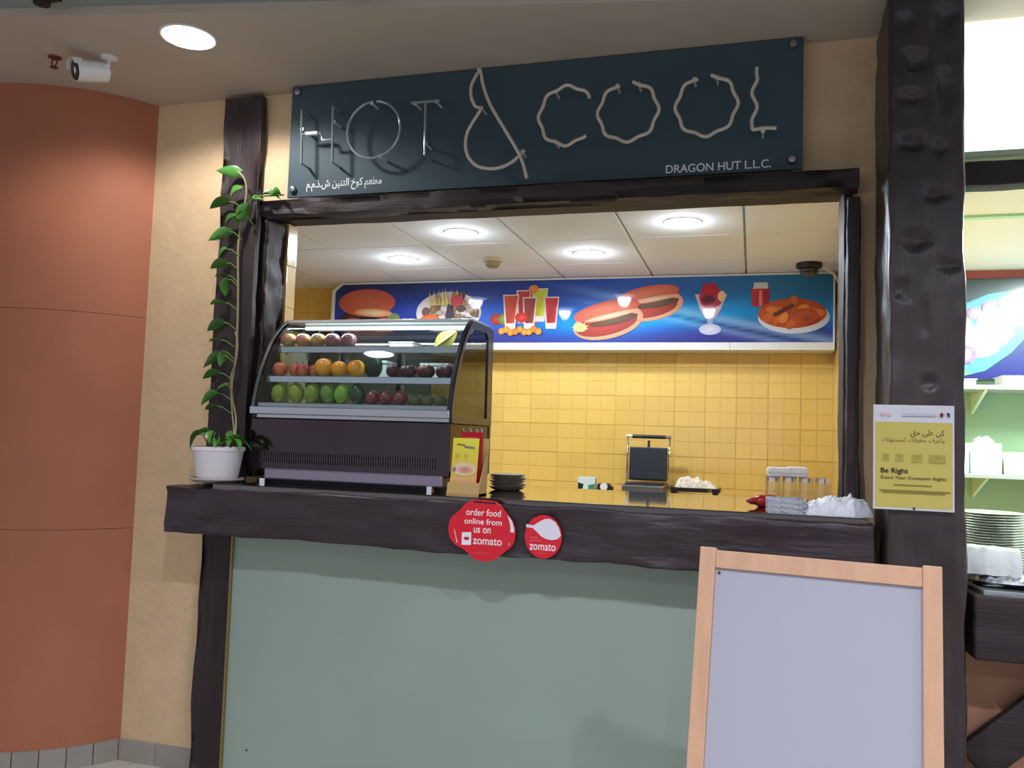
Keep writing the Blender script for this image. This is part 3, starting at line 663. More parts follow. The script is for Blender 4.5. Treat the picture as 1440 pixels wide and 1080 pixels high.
fr_mats = {}
def fruit(name, label, cat, x, y, z, r, col, col2=None, shape=(1, 1, 1), stem=True, rot=(0, 0, 0), dim=.18, group=None, gloss=.35):
    """one fruit standing on height z"""
    key = (col, col2)
    if key not in fr_mats:
        m = M('fruit_skin_%d' % len(fr_mats), col, gloss, coat=.15, noise_=(30, .12)); fr_mats[key] = m
        if col2:
            nt = m.node_tree; b = nt.nodes['Principled BSDF']; src = b.inputs['Base Color'].links[0].from_socket
            nz = nt.nodes.new('ShaderNodeTexNoise'); nz.inputs['Scale'].default_value = 22; tc = nt.nodes.new('ShaderNodeTexCoord'); nt.links.new(tc.outputs['Object'], nz.inputs[0])
            mr = nt.nodes.new('ShaderNodeMapRange'); mr.inputs[1].default_value = .42; mr.inputs[2].default_value = .6; nt.links.new(nz.outputs[0], mr.inputs[0])
            mx = nt.nodes.new('ShaderNodeMix'); mx.data_type = 'RGBA'; nt.links.new(mr.outputs[0], mx.inputs[0]); nt.links.new(src, mx.inputs[6]); mx.inputs[7].default_value = lin(col2); nt.links.new(mx.outputs[2], b.inputs['Base Color'])
    pr = []
    for i in range(13):
        a = math.pi*i/12; rad = r*math.sin(a); zz = -r*math.cos(a)
        if i > 8: zz -= dim*r*((i-8)/4)**2
        pr.append((max(rad, .0004), zz))
    m4 = Matrix.Rotation(rot[2], 4, 'Z') @ Matrix.Rotation(rot[1], 4, 'Y') @ Matrix.Rotation(rot[0], 4, 'X') @ Matrix.Diagonal((shape[0], shape[1], shape[2], 1))
    g = gxf(glathe(pr, 18), m4); low = min(p[2] for p in g[0]); top = m4 @ Vector((0, 0, r*(1-dim)))
    o = thing(name, label, cat, (x, y, z), group=group)
    part('flesh', move(g, 0, 0, -low), fr_mats[key], o, smooth=True, local=True)
    if stem:
        d = (m4.to_3x3() @ Vector((0, 0, 1))).normalized()
        part('stem', move(gtube([top-d*.002, top+d*r*.18, top+d*r*.3+Vector((.002, 0, 0))], .0018, 6), 0, 0, -low), M('fruit_stem', (84, 62, 38), .7), o, local=True)
    return o
ords = ['leftmost', 'second', 'third', 'fourth', 'fifth', 'sixth', 'seventh', 'eighth']
S1, S2, S3 = 1.812, 1.68, 1.566
AX = (-1.943, -1.873, -1.80, -1.732, -1.655)
for i, (x, c, c2, d_) in enumerate(((AX[0], (196, 120, 104), (176, 150, 90), 'pinkish'), (AX[1], (200, 116, 104), (190, 140, 90), 'pinkish'), (AX[2], (166, 160, 84), (186, 120, 90), 'yellow green blushed'), (AX[3], (134, 84, 100), (150, 96, 104), 'purple red'), (AX[4], (128, 80, 98), (146, 92, 100), 'purple red'))):
    fruit('apple', '%s apple, %s in the row on the top shelf' % (d_, ords[i]), 'apple', x, 3.168, S1, .034, c, c2, group='apples on the top shelf', shape=(1, 1, .92))
fr = thing('starfruit', 'pale yellow green ridged starfruit at the right of the top shelf', 'fruit', (-1.235, 3.22, S1))
sp = [];
for i in range(9):
    zz = i/8; sc = math.sin(math.pi*(.08+.86*zz))*.036
    sp.append([(sc*(1 if k_ % 2 == 0 else .5)*math.cos(math.pi*k_/5), sc*(1 if k_ % 2 == 0 else .5)*math.sin(math.pi*k_/5), -.055+.11*zz) for k_ in range(10)])
V = [p for ring in sp for p in ring]; Fq = [(i*10+k_, i*10+(k_+1) % 10, i*10+10+(k_+1) % 10, i*10+10+k_) for i in range(8) for k_ in range(10)]+[tuple(range(9, -1, -1)), tuple(range(80, 90))]
g = gxf((V, Fq), Matrix.Rotation(R(55), 4, 'Y')); lo = min(p[2] for p in g[0])
part('flesh', move(g, 0, 0, -lo), M('starfruit_skin', (186, 176, 92), .4, noise_=(30, .15)), fr, smooth='auto', local=True)
part('stem', move(gtube([(-.045, 0, -.031), (-.058, 0, -.04)], .003, 6), 0, 0, -lo+.0), M('fruit_stem', (84, 62, 38), .7), fr, local=True)
for i, (x, r) in enumerate(((-1.936, .032), (-1.878, .031), (-1.829, .029), (-1.790, .028))):
    fruit('peach', 'red orange peach, %s on the middle shelf' % ords[i], 'peach', x, 3.10+.03*(i % 2), S2, r, (206, 92, 66) if i < 2 else (170, 60, 62), (226, 130, 84), group='peaches on the middle shelf', gloss=.5)
for i, (x, y, r) in enumerate(((-1.732, 3.105, .040), (-1.658, 3.10, .034), (-1.596, 3.13, .038))):
    fruit('orange', ['large bright orange beside the peaches', 'smaller orange between the two others', 'orange touching the dark green avocado'][i], 'orange', x, y, S2, r, (238, 150, 34), (244, 170, 50), stem=False, dim=.05, group='oranges on the middle shelf')
fruit('avocado', 'dark green upright avocado beside the oranges', 'avocado', -1.538, 3.175, S2, .040, (36, 52, 44), shape=(.95, .95, 1.3), dim=0)
for i, x in enumerate((-1.415, -1.375, -1.338, -1.298, -1.258, -1.215, -1.175)):
    fruit('plum', 'dark red plum, %s in the row at the right of the middle shelf' % ords[i], 'plum', x, 3.10+.045*(i % 2), S2, .027+.002*(i % 2), (84, 28, 36) if i != 3 else (140, 48, 50), (70, 26, 44), group='plums on the middle shelf')
for i, (x, c) in enumerate(((-1.922, (142, 158, 60)), (-1.842, (148, 156, 56)), (-1.768, (128, 156, 56)), (-1.693, (110, 140, 60)), (-1.628, (132, 172, 62)), (-1.558, (52, 72, 44)))):
    fruit('mango', ('%s green mango, %s on the bottom deck' % ('dull' if i in (0, 3) else 'dark' if i == 5 else 'fresh', ords[i])), 'mango', x, 3.08, S3, .0355, c, (150, 160, 50) if i < 3 else None, shape=(.95, .85, 1.25), rot=(0, R(12*(-1)**i), 0), dim=.02, group='mangoes on the bottom deck')
for i, x in enumerate((-1.495, -1.435, -1.37)):
    fruit('pomegranate', 'dusky red pomegranate, %s of three on the bottom deck' % ('left one', 'middle one', 'right one')[i], 'pomegranate', x, 3.09, S3, .03, (140, 66, 62), (116, 48, 52), group='pomegranates on the bottom deck', dim=-.1)
for i, x in enumerate((-1.305, -1.25, -1.195)):
    fruit('kiwi', 'brownish green kiwi, %s at the right of the bottom deck' % ('first', 'second', 'last')[i], 'kiwi', x, 3.085, S3, .022, (92, 92, 60), (104, 84, 58), stem=False, dim=0, shape=(1.2, 1, 1), group='kiwis on the bottom deck', gloss=.8)
for x0, x1, z, h, n in ((-1.51, -1.40, S1, .035, 'shallow white tray in the middle of the top shelf'), (-1.36, -1.235, S2, .075, 'white food tub behind the plums'), (-1.60, -1.52, S2, .085, 'white food tub behind the oranges')):
    t = thing('food_container', n, 'container', ((x0+x1)/2, 3.31, z), group='white containers in the case')
    part('tub', gbox(x0, x1, 3.26, 3.36, z, z+h*.85), whitepl, t, bevel=.006); part('lid', gbox(x0-.004, x1+.004, 3.256, 3.364, z+h*.85, z+h), whitepl, t, bevel=.003)

# ------------------------------------------------------------------ potted climbing plant
PX, PY = -2.085, 2.912
pl = thing('potted_pothos', 'pothos climbing the timber post from a white pot on the counter', 'plant', (PX, PY, ZT))
part('saucer', glathe([(.085, ZT), (.108, ZT+.012), (.106, ZT+.018), (.09, ZT+.014)], 26, PX, PY), M('saucer_plastic', (176, 168, 160), .5), pl, smooth='auto')
pot = part('pot', glathe([(.078, ZT+.016), (.084, ZT+.03), (.098, ZT+.125), (.105, ZT+.127), (.105, ZT+.142), (.099, ZT+.142), (.094, ZT+.12)], 28, PX, PY), potm, pl, smooth='auto')
part('soil', glathe([(.094, ZT+.122), (.05, ZT+.128), (.001, ZT+.13)], 20, PX, PY), soilm, pot, smooth=True)
def leafgeo(L, W, fold, curl, n=7):
    V = []; Fq = []
    for i in range(n+1):
        t_ = i/n; wd = W*(math.sin(math.pi*min(1, t_*.92+.08))**.75)*(1-.35*t_) if i < n else 0
        if i == 0: wd = W*.35
        zc = -curl*t_*t_*L; xc = L*t_*(1-.25*abs(curl)*t_)
        V += [(xc-(.08*L if i == 0 else 0), -wd, zc+fold*wd), (xc, 0, zc), (xc-(.08*L if i == 0 else 0), wd, zc+fold*wd)]
    for i in range(n):
        a = 3*i; Fq += [(a, a+1, a+4, a+3), (a+1, a+2, a+5, a+4)]
    return V, Fq
LM = []
for L, W, f_, c_ in ((.085, .034, .35, .35), (.095, .03, .6, .6), (.075, .032, .3, .15), (.08, .024, .9, .5)):
    me = mesh('leaf', leafgeo(L, W, f_, c_), smooth=True); me.materials.append(leafm); LM.append(me)
def leaf(x, y, z, az, el, roll, s=1, k=None, stalk=None):
    """leaf whose base is at (x, y, z): azimuth, elevation, roll in degrees"""
    o = bpy.data.objects.new('leaf', LM[random.randrange(4) if k is None else k]); COL.objects.link(o); o.parent = pl
    m4 = Matrix.Translation(Vector((x, y, z))-ROOT[pl.name]) @ Matrix.Rotation(R(az), 4, 'Z') @ Matrix.Rotation(R(-el), 4, 'Y') @ Matrix.Rotation(R(roll), 4, 'X') @ Matrix.Scale(s, 4)
    o.matrix_local = m4
    if stalk:
        part('petiole', gtube([stalk, ((x+stalk[0])/2, min(y, stalk[1])-.008, (z+stalk[2])/2+.01), (x, y, z)], .0022, 6), M('petiole_green', (110, 140, 70), .5), pl)
YV = 3.018
vine_px = [(-2.045, 2.93, ZT+.13), (-2.052, 2.97, 1.42), (-2.085, YV, 1.50), (-2.108, YV, 1.58), (-2.112, YV, 1.64), (-2.100, YV, 1.76), (-2.102, YV, 1.90), (-2.108, YV, 2.05), (-2.118, YV, 2.20), (-2.115, YV, 2.30), (-2.10, YV-.005, 2.38), (-2.085, YV-.01, 2.45), (-2.09, YV-.02, 2.51), (-2.12, YV-.03, 2.545)]
part('vine', gtube([tuple(p) for p in spline(vine_px, 4)], .0045, 8), stemm, pl, smooth=True)
v2 = [(-2.05, 2.935, ZT+.13), (-2.06, 2.975, 1.43), (-2.10, YV-.006, 1.52), (-2.115, YV-.006, 1.66), (-2.098, YV-.006, 1.72), (-2.09, YV-.006, 1.80), (-2.105, YV-.006, 1.86)]
part('vine', gtube([tuple(p) for p in spline(v2, 4)], .0035, 8), stemm, pl, smooth=True)
v3 = [(-2.10, YV-.005, 2.36), (-2.06, YV-.02, 2.40), (-2.02, YV-.045, 2.425), (-1.95, 2.972, 2.425), (-1.88, 2.972, 2.425)]
part('vine', gtube([tuple(p) for p in spline(v3, 4)], .003, 8), M('green_vine', (70, 120, 60), .5), pl, smooth=True)
# climbing leaves: (x, z, azimuth, elevation, roll, scale)
for x, z, az, el, ro, s_, k_ in ((-2.12, 2.545, 185, 10, 70, 1.0, 1), (-2.11, 2.475, 195, -20, -60, .95, 3), (-2.165, 2.42, 188, -2, 20, 1.1, 0), (-2.13, 2.355, 195, -25, -50, 1.0, 3), (-2.155, 2.29, 180, -8, 50, 1.0, 1), (-2.165, 2.215, 200, -30, -50, .7, 3), (-2.16, 2.155, 182, -2, 30, .95, 0), (-2.155, 2.10, 185, 5, 10, .8, 2), (-2.15, 2.085, 200, -70, 40, .95, 0),
                           (-2.165, 1.985, 184, 0, 15, .9, 2), (-2.16, 1.90, 186, -15, 40, .95, 0), (-2.17, 1.825, 182, 0, 5, .8, 2), (-2.155, 1.76, 175, -8, 35, 1.0, 1), (-2.145, 1.775, 160, -50, 20, .8, 0), (-2.17, 1.685, 184, -4, 30, .9, 0), (-2.125, 1.635, 186, -18, -30, .85, 2), (-2.175, 1.60, 188, -18, 40, .85, 1), (-2.17, 1.545, 183, -10, 25, .8, 2),
                           (-2.07, 2.40, 200, -50, 60, 1.0, 0), (-2.06, 2.40, 170, -62, -40, .95, 1), (-2.09, 2.37, 215, -55, 20, 1.0, 2), (-1.97, 2.43, 5, 8, 40, .9, 3), (-1.93, 2.43, 350, 12, -40, .9, 3), (-2.02, 2.415, 60, 20, 40, .7, 0)):
    leaf(x, YV-.012 if x < -2.05 else 2.965, z, az, el, ro, s_, k_, (-2.108, YV, z-.03) if x < -2.09 and z < 2.5 else None)
for i in range(15):
    a = i*2.4; rd_ = .03+.05*(i/15); hx = PX+rd_*math.cos(a); hy = PY-.01+.6*rd_*math.sin(a); hz = ZT+.165+.045*((i*7) % 5)/5
    leaf(hx, hy, hz, math.degrees(a), random.uniform(-35, 15), random.uniform(-40, 40), random.uniform(.8, 1.1), None, (PX+.02*math.cos(a), PY+.02*math.sin(a), ZT+.126))

# ------------------------------------------------------------------ leaflets and small things on the counter
t = thing('leaflet_holder', 'tan cardboard leaflet stand beside the display case', 'leaflet stand', (-1.02, 2.95, ZT))
tan = M('tan_card', (196, 160, 100), .6)
part('pocket', gjoin(gprism([(2.90, ZT), (2.905, ZT), (2.916, ZT+.045), (2.911, ZT+.045)], 'x', -1.088, -.962), gbox(-1.088, -.962, 2.90, 3.0, ZT, ZT+.006),
     gprism([(2.90, ZT), (2.99, ZT), (3.0, ZT+.17), (2.916, ZT+.045)], 'x', -.966, -.962)), tan, t)
part('back_card', gprism([(2.985, ZT), (2.99, ZT), (3.012, ZT+.21), (3.007, ZT+.21)], 'x', -1.088, -.962), tan, t)
sl = Matrix.Translation((0, 0, ZT+.008)) @ Matrix.Rotation(R(-7), 4, 'X')
def sheet(name, label, x0, x1, y, h, col, pr=None, lean=-7, yaw_=0):
    o = thing(name, label, 'leaflet', ((x0+x1)/2, y, ZT+.006), group='leaflets in the stand')
    mx = Matrix.Translation(((x0+x1)/2, y, ZT+.006)) @ Matrix.Rotation(R(yaw_), 4, 'Z') @ Matrix.Rotation(R(lean), 4, 'X')
    wd = (x1-x0)/2
    part('paper', gxf(gbox(-wd, wd, 0, .004, 0, h), mx), M(name+'_paper', col, .5), o)
    if pr:
        ik_ = Ink(-.0004, .0003); pr(ik_, wd, h); ik_.obj('print', pmat, o, xf=mx)
    return o
def yprint(k, wd, h):
    k.poly([(-wd, 0), (wd, 0), (wd, h), (-wd, h)], [(224, 170, 96), (224, 170, 96), (226, 222, 70), (226, 220, 66)])
    k.text('Delicious', -wd*.75, h*.87, (110, 106, 30), width=wd*.75) if False else None
    k.poly([(-wd*.7, h*.90), (-wd*.05, h*.88), (-wd*.05, h*.85), (-wd*.7, h*.87)], (120, 110, 50)); k.poly([(-.1*wd, h*.86), (wd*.7, h*.84), (wd*.7, h*.80), (-.1*wd, h*.82)], (120, 116, 130))
    k.ell(-wd*.6, h*.66, wd*.22, wd*.3, (206, 160, 40), (220, 200, 60)); k.ell(wd*.1, h*.66, wd*.2, wd*.25, (190, 170, 60), (220, 210, 70)); k.ell(0, h*.43, wd*.95, h*.12, (232, 196, 176), (226, 206, 160), n=24); k.ell(.1*wd, h*.42, wd*.6, h*.07, (206, 130, 116), (226, 176, 150)); k.ell(-wd*.75, h*.42, wd*.18, wd*.22, (110, 100, 100), (190, 170, 150))
    k.poly([(-wd, 0), (wd, 0), (wd, h*.3), (-wd, h*.27)], [(214, 160, 92), (214, 160, 92), (230, 180, 120), (230, 180, 120)])
sheet('leaflet', 'yellow leaflet with a food picture in front of the stand', -1.084, -.982, 2.922, .205, (226, 214, 90), yprint)
def rprint(k, wd, h):
    k.poly([(-wd, 0), (wd, 0), (wd, h), (-wd, h)], (178, 22, 34)); k.poly([(-wd*.5, h*.80), (wd*.5, h*.80), (wd*.5, h*.92), (-wd*.5, h*.92)], (206, 60, 100)); k.poly([(-wd*.4, h*.83), (wd*.4, h*.83), (wd*.4, h*.86), (-wd*.4, h*.86)], (226, 150, 170))
sheet('booklet', 'red booklet behind the yellow leaflet', -1.066, -.978, 2.955, .228, (170, 20, 34), rprint, -5)
sheet('paper_slip', 'white paper slip sticking out at the right of the stand', -.998, -.968, 2.962, .225, (222, 218, 214), None, -14, 40)
for i, x in enumerate((-1.058, -1.03, -1.005, -.985)):
    part('clip', gtube([(x, 2.985, ZT+.225), (x, 2.98, ZT+.248), (x+.006, 2.978, ZT+.236)], .0032, 6), chrome, t)

plate_m = M('dark_plate', (196, 190, 178), .25, metal=.6)
pg = mesh('plate', gjoin(glathe([(.05, 0), (.066, .006), (.076, .015), (.079, .016), (.074, .0155), (.06, .008), (.001, .006)], 28)), smooth='auto'); pg.materials.append(plate_m)
pn = ['bottom', 'second', 'third', 'fourth', 'top']
for i in range(5):
    inst('saucer_plate', pg, (-.975+.004*(i % 2), 3.31, ZT+i*.0125), None, label='small dark metal plate, %s of the stack beside the leaflets' % pn[i], cat='plate', group='stack of dark plates')

# back worktop and kitchen tools
bw = thing('back_counter', 'kitchen back counter below the yellow tiles', 'counter', (-1.5, 5.35, 0))
part('top', gbox(-3.65, .484, 5.06, YB-.012, 1.085, 1.12), M('back_top', (186, 160, 110), .3), bw, bevel=.004)
part('cabinet', gbox(-3.65, .484, 5.1, YB-.012, 0, 1.085), M('back_cabinet', (150, 140, 120), .5), bw)
ZB = 1.12
fg = thing('refrigerator', 'pale grey upright refrigerator at the back, seen through the fruit case', 'refrigerator', (-2.4, 4.85, 0))
fgm = M('fridge_enamel', (196, 208, 206), .35, coat=.3)
part('cabinet', gbox(-2.86, -2.02, 4.62, 5.04, .02, 1.96), M('fridge_side', (120, 130, 134), .5), fg, bevel=.006)
for a, b in ((-2.855, -2.46), (-2.42, -2.025)):
    dr = part('door', gbox(a, b, 4.585, 4.618, .08, 1.955), fgm, fg, bevel=.008)
    part('handle', gtube([((-2.48 if a < -2.6 else -2.40), 4.585, 1.2), ((-2.48 if a < -2.6 else -2.40), 4.56, 1.22), ((-2.48 if a < -2.6 else -2.40), 4.56, 1.68), ((-2.48 if a < -2.6 else -2.40), 4.585, 1.7)], .009), black, dr, smooth=True)
for x in (-2.8, -2.08): part('foot', glathe([(.02, 0), (.02, .02)], 10, x, 4.68), rubber, fg)
gr = thing('panini_grill', 'open panini grill with chrome arms and dark ribbed plate', 'grill', (-.655, 5.35, ZB))
part('base', gbox(-.785, -.525, 5.2, 5.5, ZB+.012, ZB+.062), steel, gr, bevel=.008)
part('lower_plate', gbox(-.77, -.54, 5.22, 5.45, ZB+.062, ZB+.072), M('cast_iron', (48, 50, 56), .45, metal=.3), gr)
for x in (-.76, -.55):
    for y in (5.23, 5.47): part('foot', glathe([(.014, ZB), (.014, ZB+.012)], 10, x, y), rubber, gr)
up_ = Matrix.Translation((-.655, 5.44, ZB+.085)) @ Matrix.Rotation(R(-8), 4, 'X')
lid = part('upper_plate', gxf(gbox(-.122, .122, -.012, .03, 0, .215), up_), M('cast_iron', (48, 50, 56), .45, metal=.3), gr, bevel=.006)
part('ribs', gxf(gjoin(*[gbox(-.116+i*.0108, -.116+i*.0108+.005, -.02, -.012, .008, .207) for i in range(22)]), up_), M('cast_iron_rib', (66, 70, 78), .4, metal=.4), lid, kind='stuff')
part('hinge_knob', gxf(gbox(-.008, .008, .0, .02, .215, .262), up_), black, gr, bevel=.003)
for sx in (-1, 1):
    part('arm', gxf(gtube([(sx*.128, -.03, -.06), (sx*.134, -.006, .02), (sx*.136, 0, .15), (sx*.137, 0, .285)], .0065, 8), up_), chrome, gr, smooth=True)
    part('arm_joint', gxf(gtube([(sx*.105, 0, .285), (sx*.145, 0, .285)], .012, 10), up_), chrome, gr, smooth='auto')
part('handle', gxf(gtube([(-.108, 0, .285), (.108, 0, .285)], .0125, 12), up_), black, gr, smooth='auto')
t = thing('sponge_box', 'small white and green box on the back counter', 'box', (-1.04, 5.4, ZB))
part('carton', gbox(-1.10, -.985, 5.37, 5.44, ZB, ZB+.09), M('pale_carton', (206, 222, 222), .5), t, bevel=.003)
k = Ink(5.3697); k.poly([(-1.098, ZB+.002), (-1.07, ZB+.002), (-1.06, ZB+.045), (-1.098, ZB+.055)], (30, 40, 50)); k.obj('print', pmat, t); k = Ink(5.3697); k.poly([(-1.03, ZB+.002), (-.987, ZB+.002), (-.987, ZB+.05), (-1.03, ZB+.04)], (60, 140, 110)); k.obj('print', pmat, t)
t = thing('tape_dispenser', 'black tape dispenser beside the white and green box', 'dispenser', (-.92, 5.4, ZB))
part('body', gprism([(-.975, ZB), (-.87, ZB), (-.872, ZB+.03), (-.895, ZB+.05), (-.93, ZB+.058), (-.97, ZB+.05)], 'y', 5.375, 5.43), black, t, bevel=.003)
part('tape_roll', gxf(glathe([(.012, -.014), (.024, -.014), (.024, .014), (.012, .014)], 18), T(-.925, 5.368, ZB+.035, rx=R(90))), whitepl, t, smooth='auto')
t = thing('serving_tray', 'black tray on the back counter right of the grill', 'tray', (-.34, 5.33, ZB))
part('tray', gjoin(gbox(-.50, -.19, 5.22, 5.44, ZB+.035, ZB+.045), gbox(-.50, -.49, 5.22, 5.44, ZB+.045, ZB+.06), gbox(-.20, -.19, 5.22, 5.44, ZB+.045, ZB+.06), gbox(-.50, -.19, 5.215, 5.225, ZB+.035, ZB+.06)), black, t)
for x in (-.47, -.22): part('foot', gbox(x-.015, x+.015, 5.25, 5.41, ZB, ZB+.035), black, t)
for x in (-.495, -.25): part('handle_clip', gbox(x-.012, x+.012, 5.205, 5.216, ZB+.038, ZB+.062), chrome, t, bevel=.003)
def crumple(cx, cy, z, lx, ly, lz, seed, taper=0, nx=26, ny=12, f=26):
    V = []; Fq = []
    for j in range(ny+1):
        for i in range(nx+1):
            u = i/nx*2-1; v = j/ny*2-1
            h = max(0, (1-u**4)*(1-v**4))**.5*lz*(1-taper*(u+1)/2)
            pv = Vector((u*lx*f, v*ly*f, seed)); nz = noise.noise(pv) + .7*abs(noise.noise(pv*2.3)) - .3*abs(noise.noise(pv*5.1))
            V.append((cx+u*lx, cy+v*ly, z+h*(1+.5*nz)+.0005))
    k = len(V)
    for j in range(ny):
        for i in range(nx): a = j*(nx+1)+i; Fq.append((a, a+1, a+nx+2, a+nx+1))
    rim = [i for i in range(nx+1)]+[(j)*(nx+1)+nx for j in range(1, ny+1)]+[ny*(nx+1)+i for i in range(nx-1, -1, -1)]+[j*(nx+1) for j in range(ny-1, 0, -1)]
    V += [(V[i][0], V[i][1], z) for i in rim]; m_ = len(rim)
    for i in range(m_): Fq.append((rim[i], k+i, k+(i+1) % m_, rim[(i+1) % m_]))
    Fq.append(tuple(k+i for i in range(m_-1, -1, -1)))
    return V, Fq
part('crumpled_cloth', crumple(-.335, 5.33, ZB+.046, .13, .075, .085, 3, .55), M('speckled_cloth', (226, 216, 196), .8, noise_=(60, .4)), smooth=True, label='crumpled speckled cloth lying on the black tray', cat='cloth', base=(-.335, 5.33, ZB+.046))

# tumblers, napkins, foil boxes, bag at the right end of the counter
rk = thing('glass_tray', 'low red tray under the upturned tumblers', 'tray', (.19, 3.42, ZT))
part('tray', gjoin(gbox(.035, .29, 3.30, 3.50, ZT, ZT+.006), gbox(.035, .29, 3.296, 3.302, ZT, ZT+.018), gbox(.033, .039, 3.30, 3.50, ZT, ZT+.018)), M('red_plastic', (176, 34, 34), .35), rk)
gp_ = [(.031, .0), (.0305, .004), (.0268, .076), (.0262, .088), (.0255, .094), (.0005, .0945)]
gi_ = [(.0285, .0), (.0242, .086), (.0005, .0865)]
tg = mesh('tumbler', glathe(gp_, 22, cap=False), smooth='auto'); tg.materials.append(glasst); tg.materials.append(glassr)
for p_ in tg.polygons:
    if p_.center.z > .075 or p_.center.z < .003: p_.material_index = 1
for j in range(2):
    for i in range(4):
        inst('tumbler', tg, (.075+i*.061, 3.34+j*.075+.012*i, ZT+.0065), None, label='clear upturned tumbler, %s of the %s row on the red tray' % (['first', 'second', 'third', 'last'][i], ['front', 'back'][j]), cat='glass', group='upturned tumblers')
for x0, x1, zz, rz_, n in ((.055, .135, 0, .04, 'left'), (.128, .2, .004, .0, 'right, slightly higher')):
    t = thing('napkin_pack', 'white napkin pack lying on the tumblers, '+n, 'napkins', ((x0+x1)/2, 3.37, ZT+.1015), group='napkin packs on the tumblers')
    part('stack', gxf(gbox(-(x1-x0)/2, (x1-x0)/2, -.055, .055, 0, .034+zz), T((x1+x0)/2, 3.38, ZT+.1015, rz=rz_)), M('tissue_white', (238, 232, 224), .8, bump=(40, .4)), t, bevel=.008)
    part('wrapper_fold', gxf(gbox(-(x1-x0)/2-.001, (x1-x0)/2+.001, -.0565, -.05, .012, .018), T((x1+x0)/2, 3.38, ZT+.1015, rz=rz_)), M('clear_film', (214, 210, 205), .2), t)
foil = M('crinkled_foil', (196, 204, 214), .2, metal=.9, bump=(80, .5))
for i in range(3):
    z0 = ZT+i*.016
    part('foil_container', gprism([(.045, 2.845), (.165, 2.845), (.165, 2.945), (.045, 2.945)], 'z', z0, z0+.002) if False else gjoin(gbox(.048, .162, 2.848, 2.942, z0, z0+.003), gbox(.043, .167, 2.843, 2.85, z0+.003, z0+.0155), gbox(.043, .167, 2.94, 2.947, z0+.003, z0+.0155), gbox(.043, .05, 2.85, 2.94, z0+.003, z0+.0155), gbox(.16, .167, 2.85, 2.94, z0+.003, z0+.0155)), foil,
         label='silver foil container, %s of the stack by the plastic bag' % ('bottom', 'middle', 'top')[i], cat='container', group='foil containers', base=(.105, 2.895, z0))
part('plastic_bag', gxf(crumple(0, 0, 0, .105, .062, .040, 8, -.5, 90, 50, 24), T(.262, 2.93, ZT, rz=R(4))), M('frosted_plastic', (226, 230, 236), .35, coat=.5, noise_=(40, .1), bump=(70, .6)), smooth=True, label='crumpled white plastic bag at the right end of the counter', cat='bag', base=(.26, 2.93, ZT))
t = thing('sauce_bottle', 'red sauce bottle lying on the counter left of the tumblers', 'bottle', (.03, 3.10, ZT))
mb = T(.055, 3.10, ZT+.022, ry=R(-90), rz=R(35))
part('bottle', gxf(glathe([(.001, -.03), (.02, -.03), (.022, -.02), (.022, .04), (.012, .055)], 18), mb), M('red_sauce', (170, 30, 28), .3, coat=.4), t, smooth='auto')
part('cap', gxf(glathe([(.013, .055), (.012, .072), (.004, .09), (.001, .092)], 14), mb), M('red_sauce_cap', (150, 24, 24), .4), t, smooth='auto')

# ------------------------------------------------------------------ stickers on the slab
PXM = .002626/4.909
def sticker(name, label, outline, cx, cz, deco):
    o = thing(name, label, 'sticker', (cx, 2.786, cz), group='red stickers on the slab')
    rot = Matrix.Translation((cx, 2.7865, cz))
    pts = [(p[0]*PXM, -p[1]*PXM) for p in outline]
    part('backing', gxf(gprism(pts, 'y', 0, .006), rot), M('sticker_red', (216, 20, 42), .45), o)
    k = Ink(-.0003, .0002); deco(k); k.obj('print', pmat, o, xf=rot)
    return o
o1 = [(150, 800), (158, 765), (175, 735), (230, 690), (262, 650), (310, 622), (390, 618), (470, 625), (510, 650), (545, 690), (590, 740), (610, 790), (614, 830), (608, 875), (590, 910), (545, 945), (500, 985), (460, 1008), (400, 1018), (340, 1005), (300, 975), (260, 945), (200, 920), (165, 880), (153, 840)]
o1 = [(x-382, y-818) for x, y in o1]
def d1(k):
    q = lambda x, y: ((x-382)*PXM, -(y-818)*PXM); W_ = (240, 226, 226)
    for s_, x, y, w_, h_ in (('order food', 272, 722, 240, 44), ('online from', 262, 778, 258, 38), ('us on', 328, 834, 118, 34), ('zomato', 326, 908, 198, 44)):
        a = q(x, y); k.text(s_, a[0], a[1], W_, width=w_*PXM, height=h_*PXM, bold=.012)
    k.poly([q(248, 918), q(314, 915), q(313, 832), q(248, 836)], (236, 232, 234)); k.ell(*q(281, 872), 20*PXM, 14*PXM, (150, 30, 44), (198, 40, 52)); k.poly([q(264, 868), q(298, 866), q(298, 860), q(264, 862)], (236, 200, 204))
    k.poly([q(556, 705), q(590, 745), q(608, 800), q(604, 818), q(580, 815), q(578, 770)], (222, 222, 226)); k.poly([q(322, 628), q(470, 630), q(478, 640), q(320, 638)], (60, 36, 44))
    k.poly([q(196, 815), q(222, 905), q(214, 906), q(192, 822)], (226, 190, 194)); k.poly([q(335, 955), q(435, 955), q(435, 972), q(335, 972)], (214, 60, 74)); k.poly([q(566, 880), q(582, 890), q(566, 908), q(572, 890)], (226, 160, 166))
sticker('round_sticker', 'large red lobed sticker saying order food online', o1, -.909, 1.123, d1)
o2 = [(122*math.cos(R(i*12)), -138*math.sin(R(i*12))) for i in range(30)]
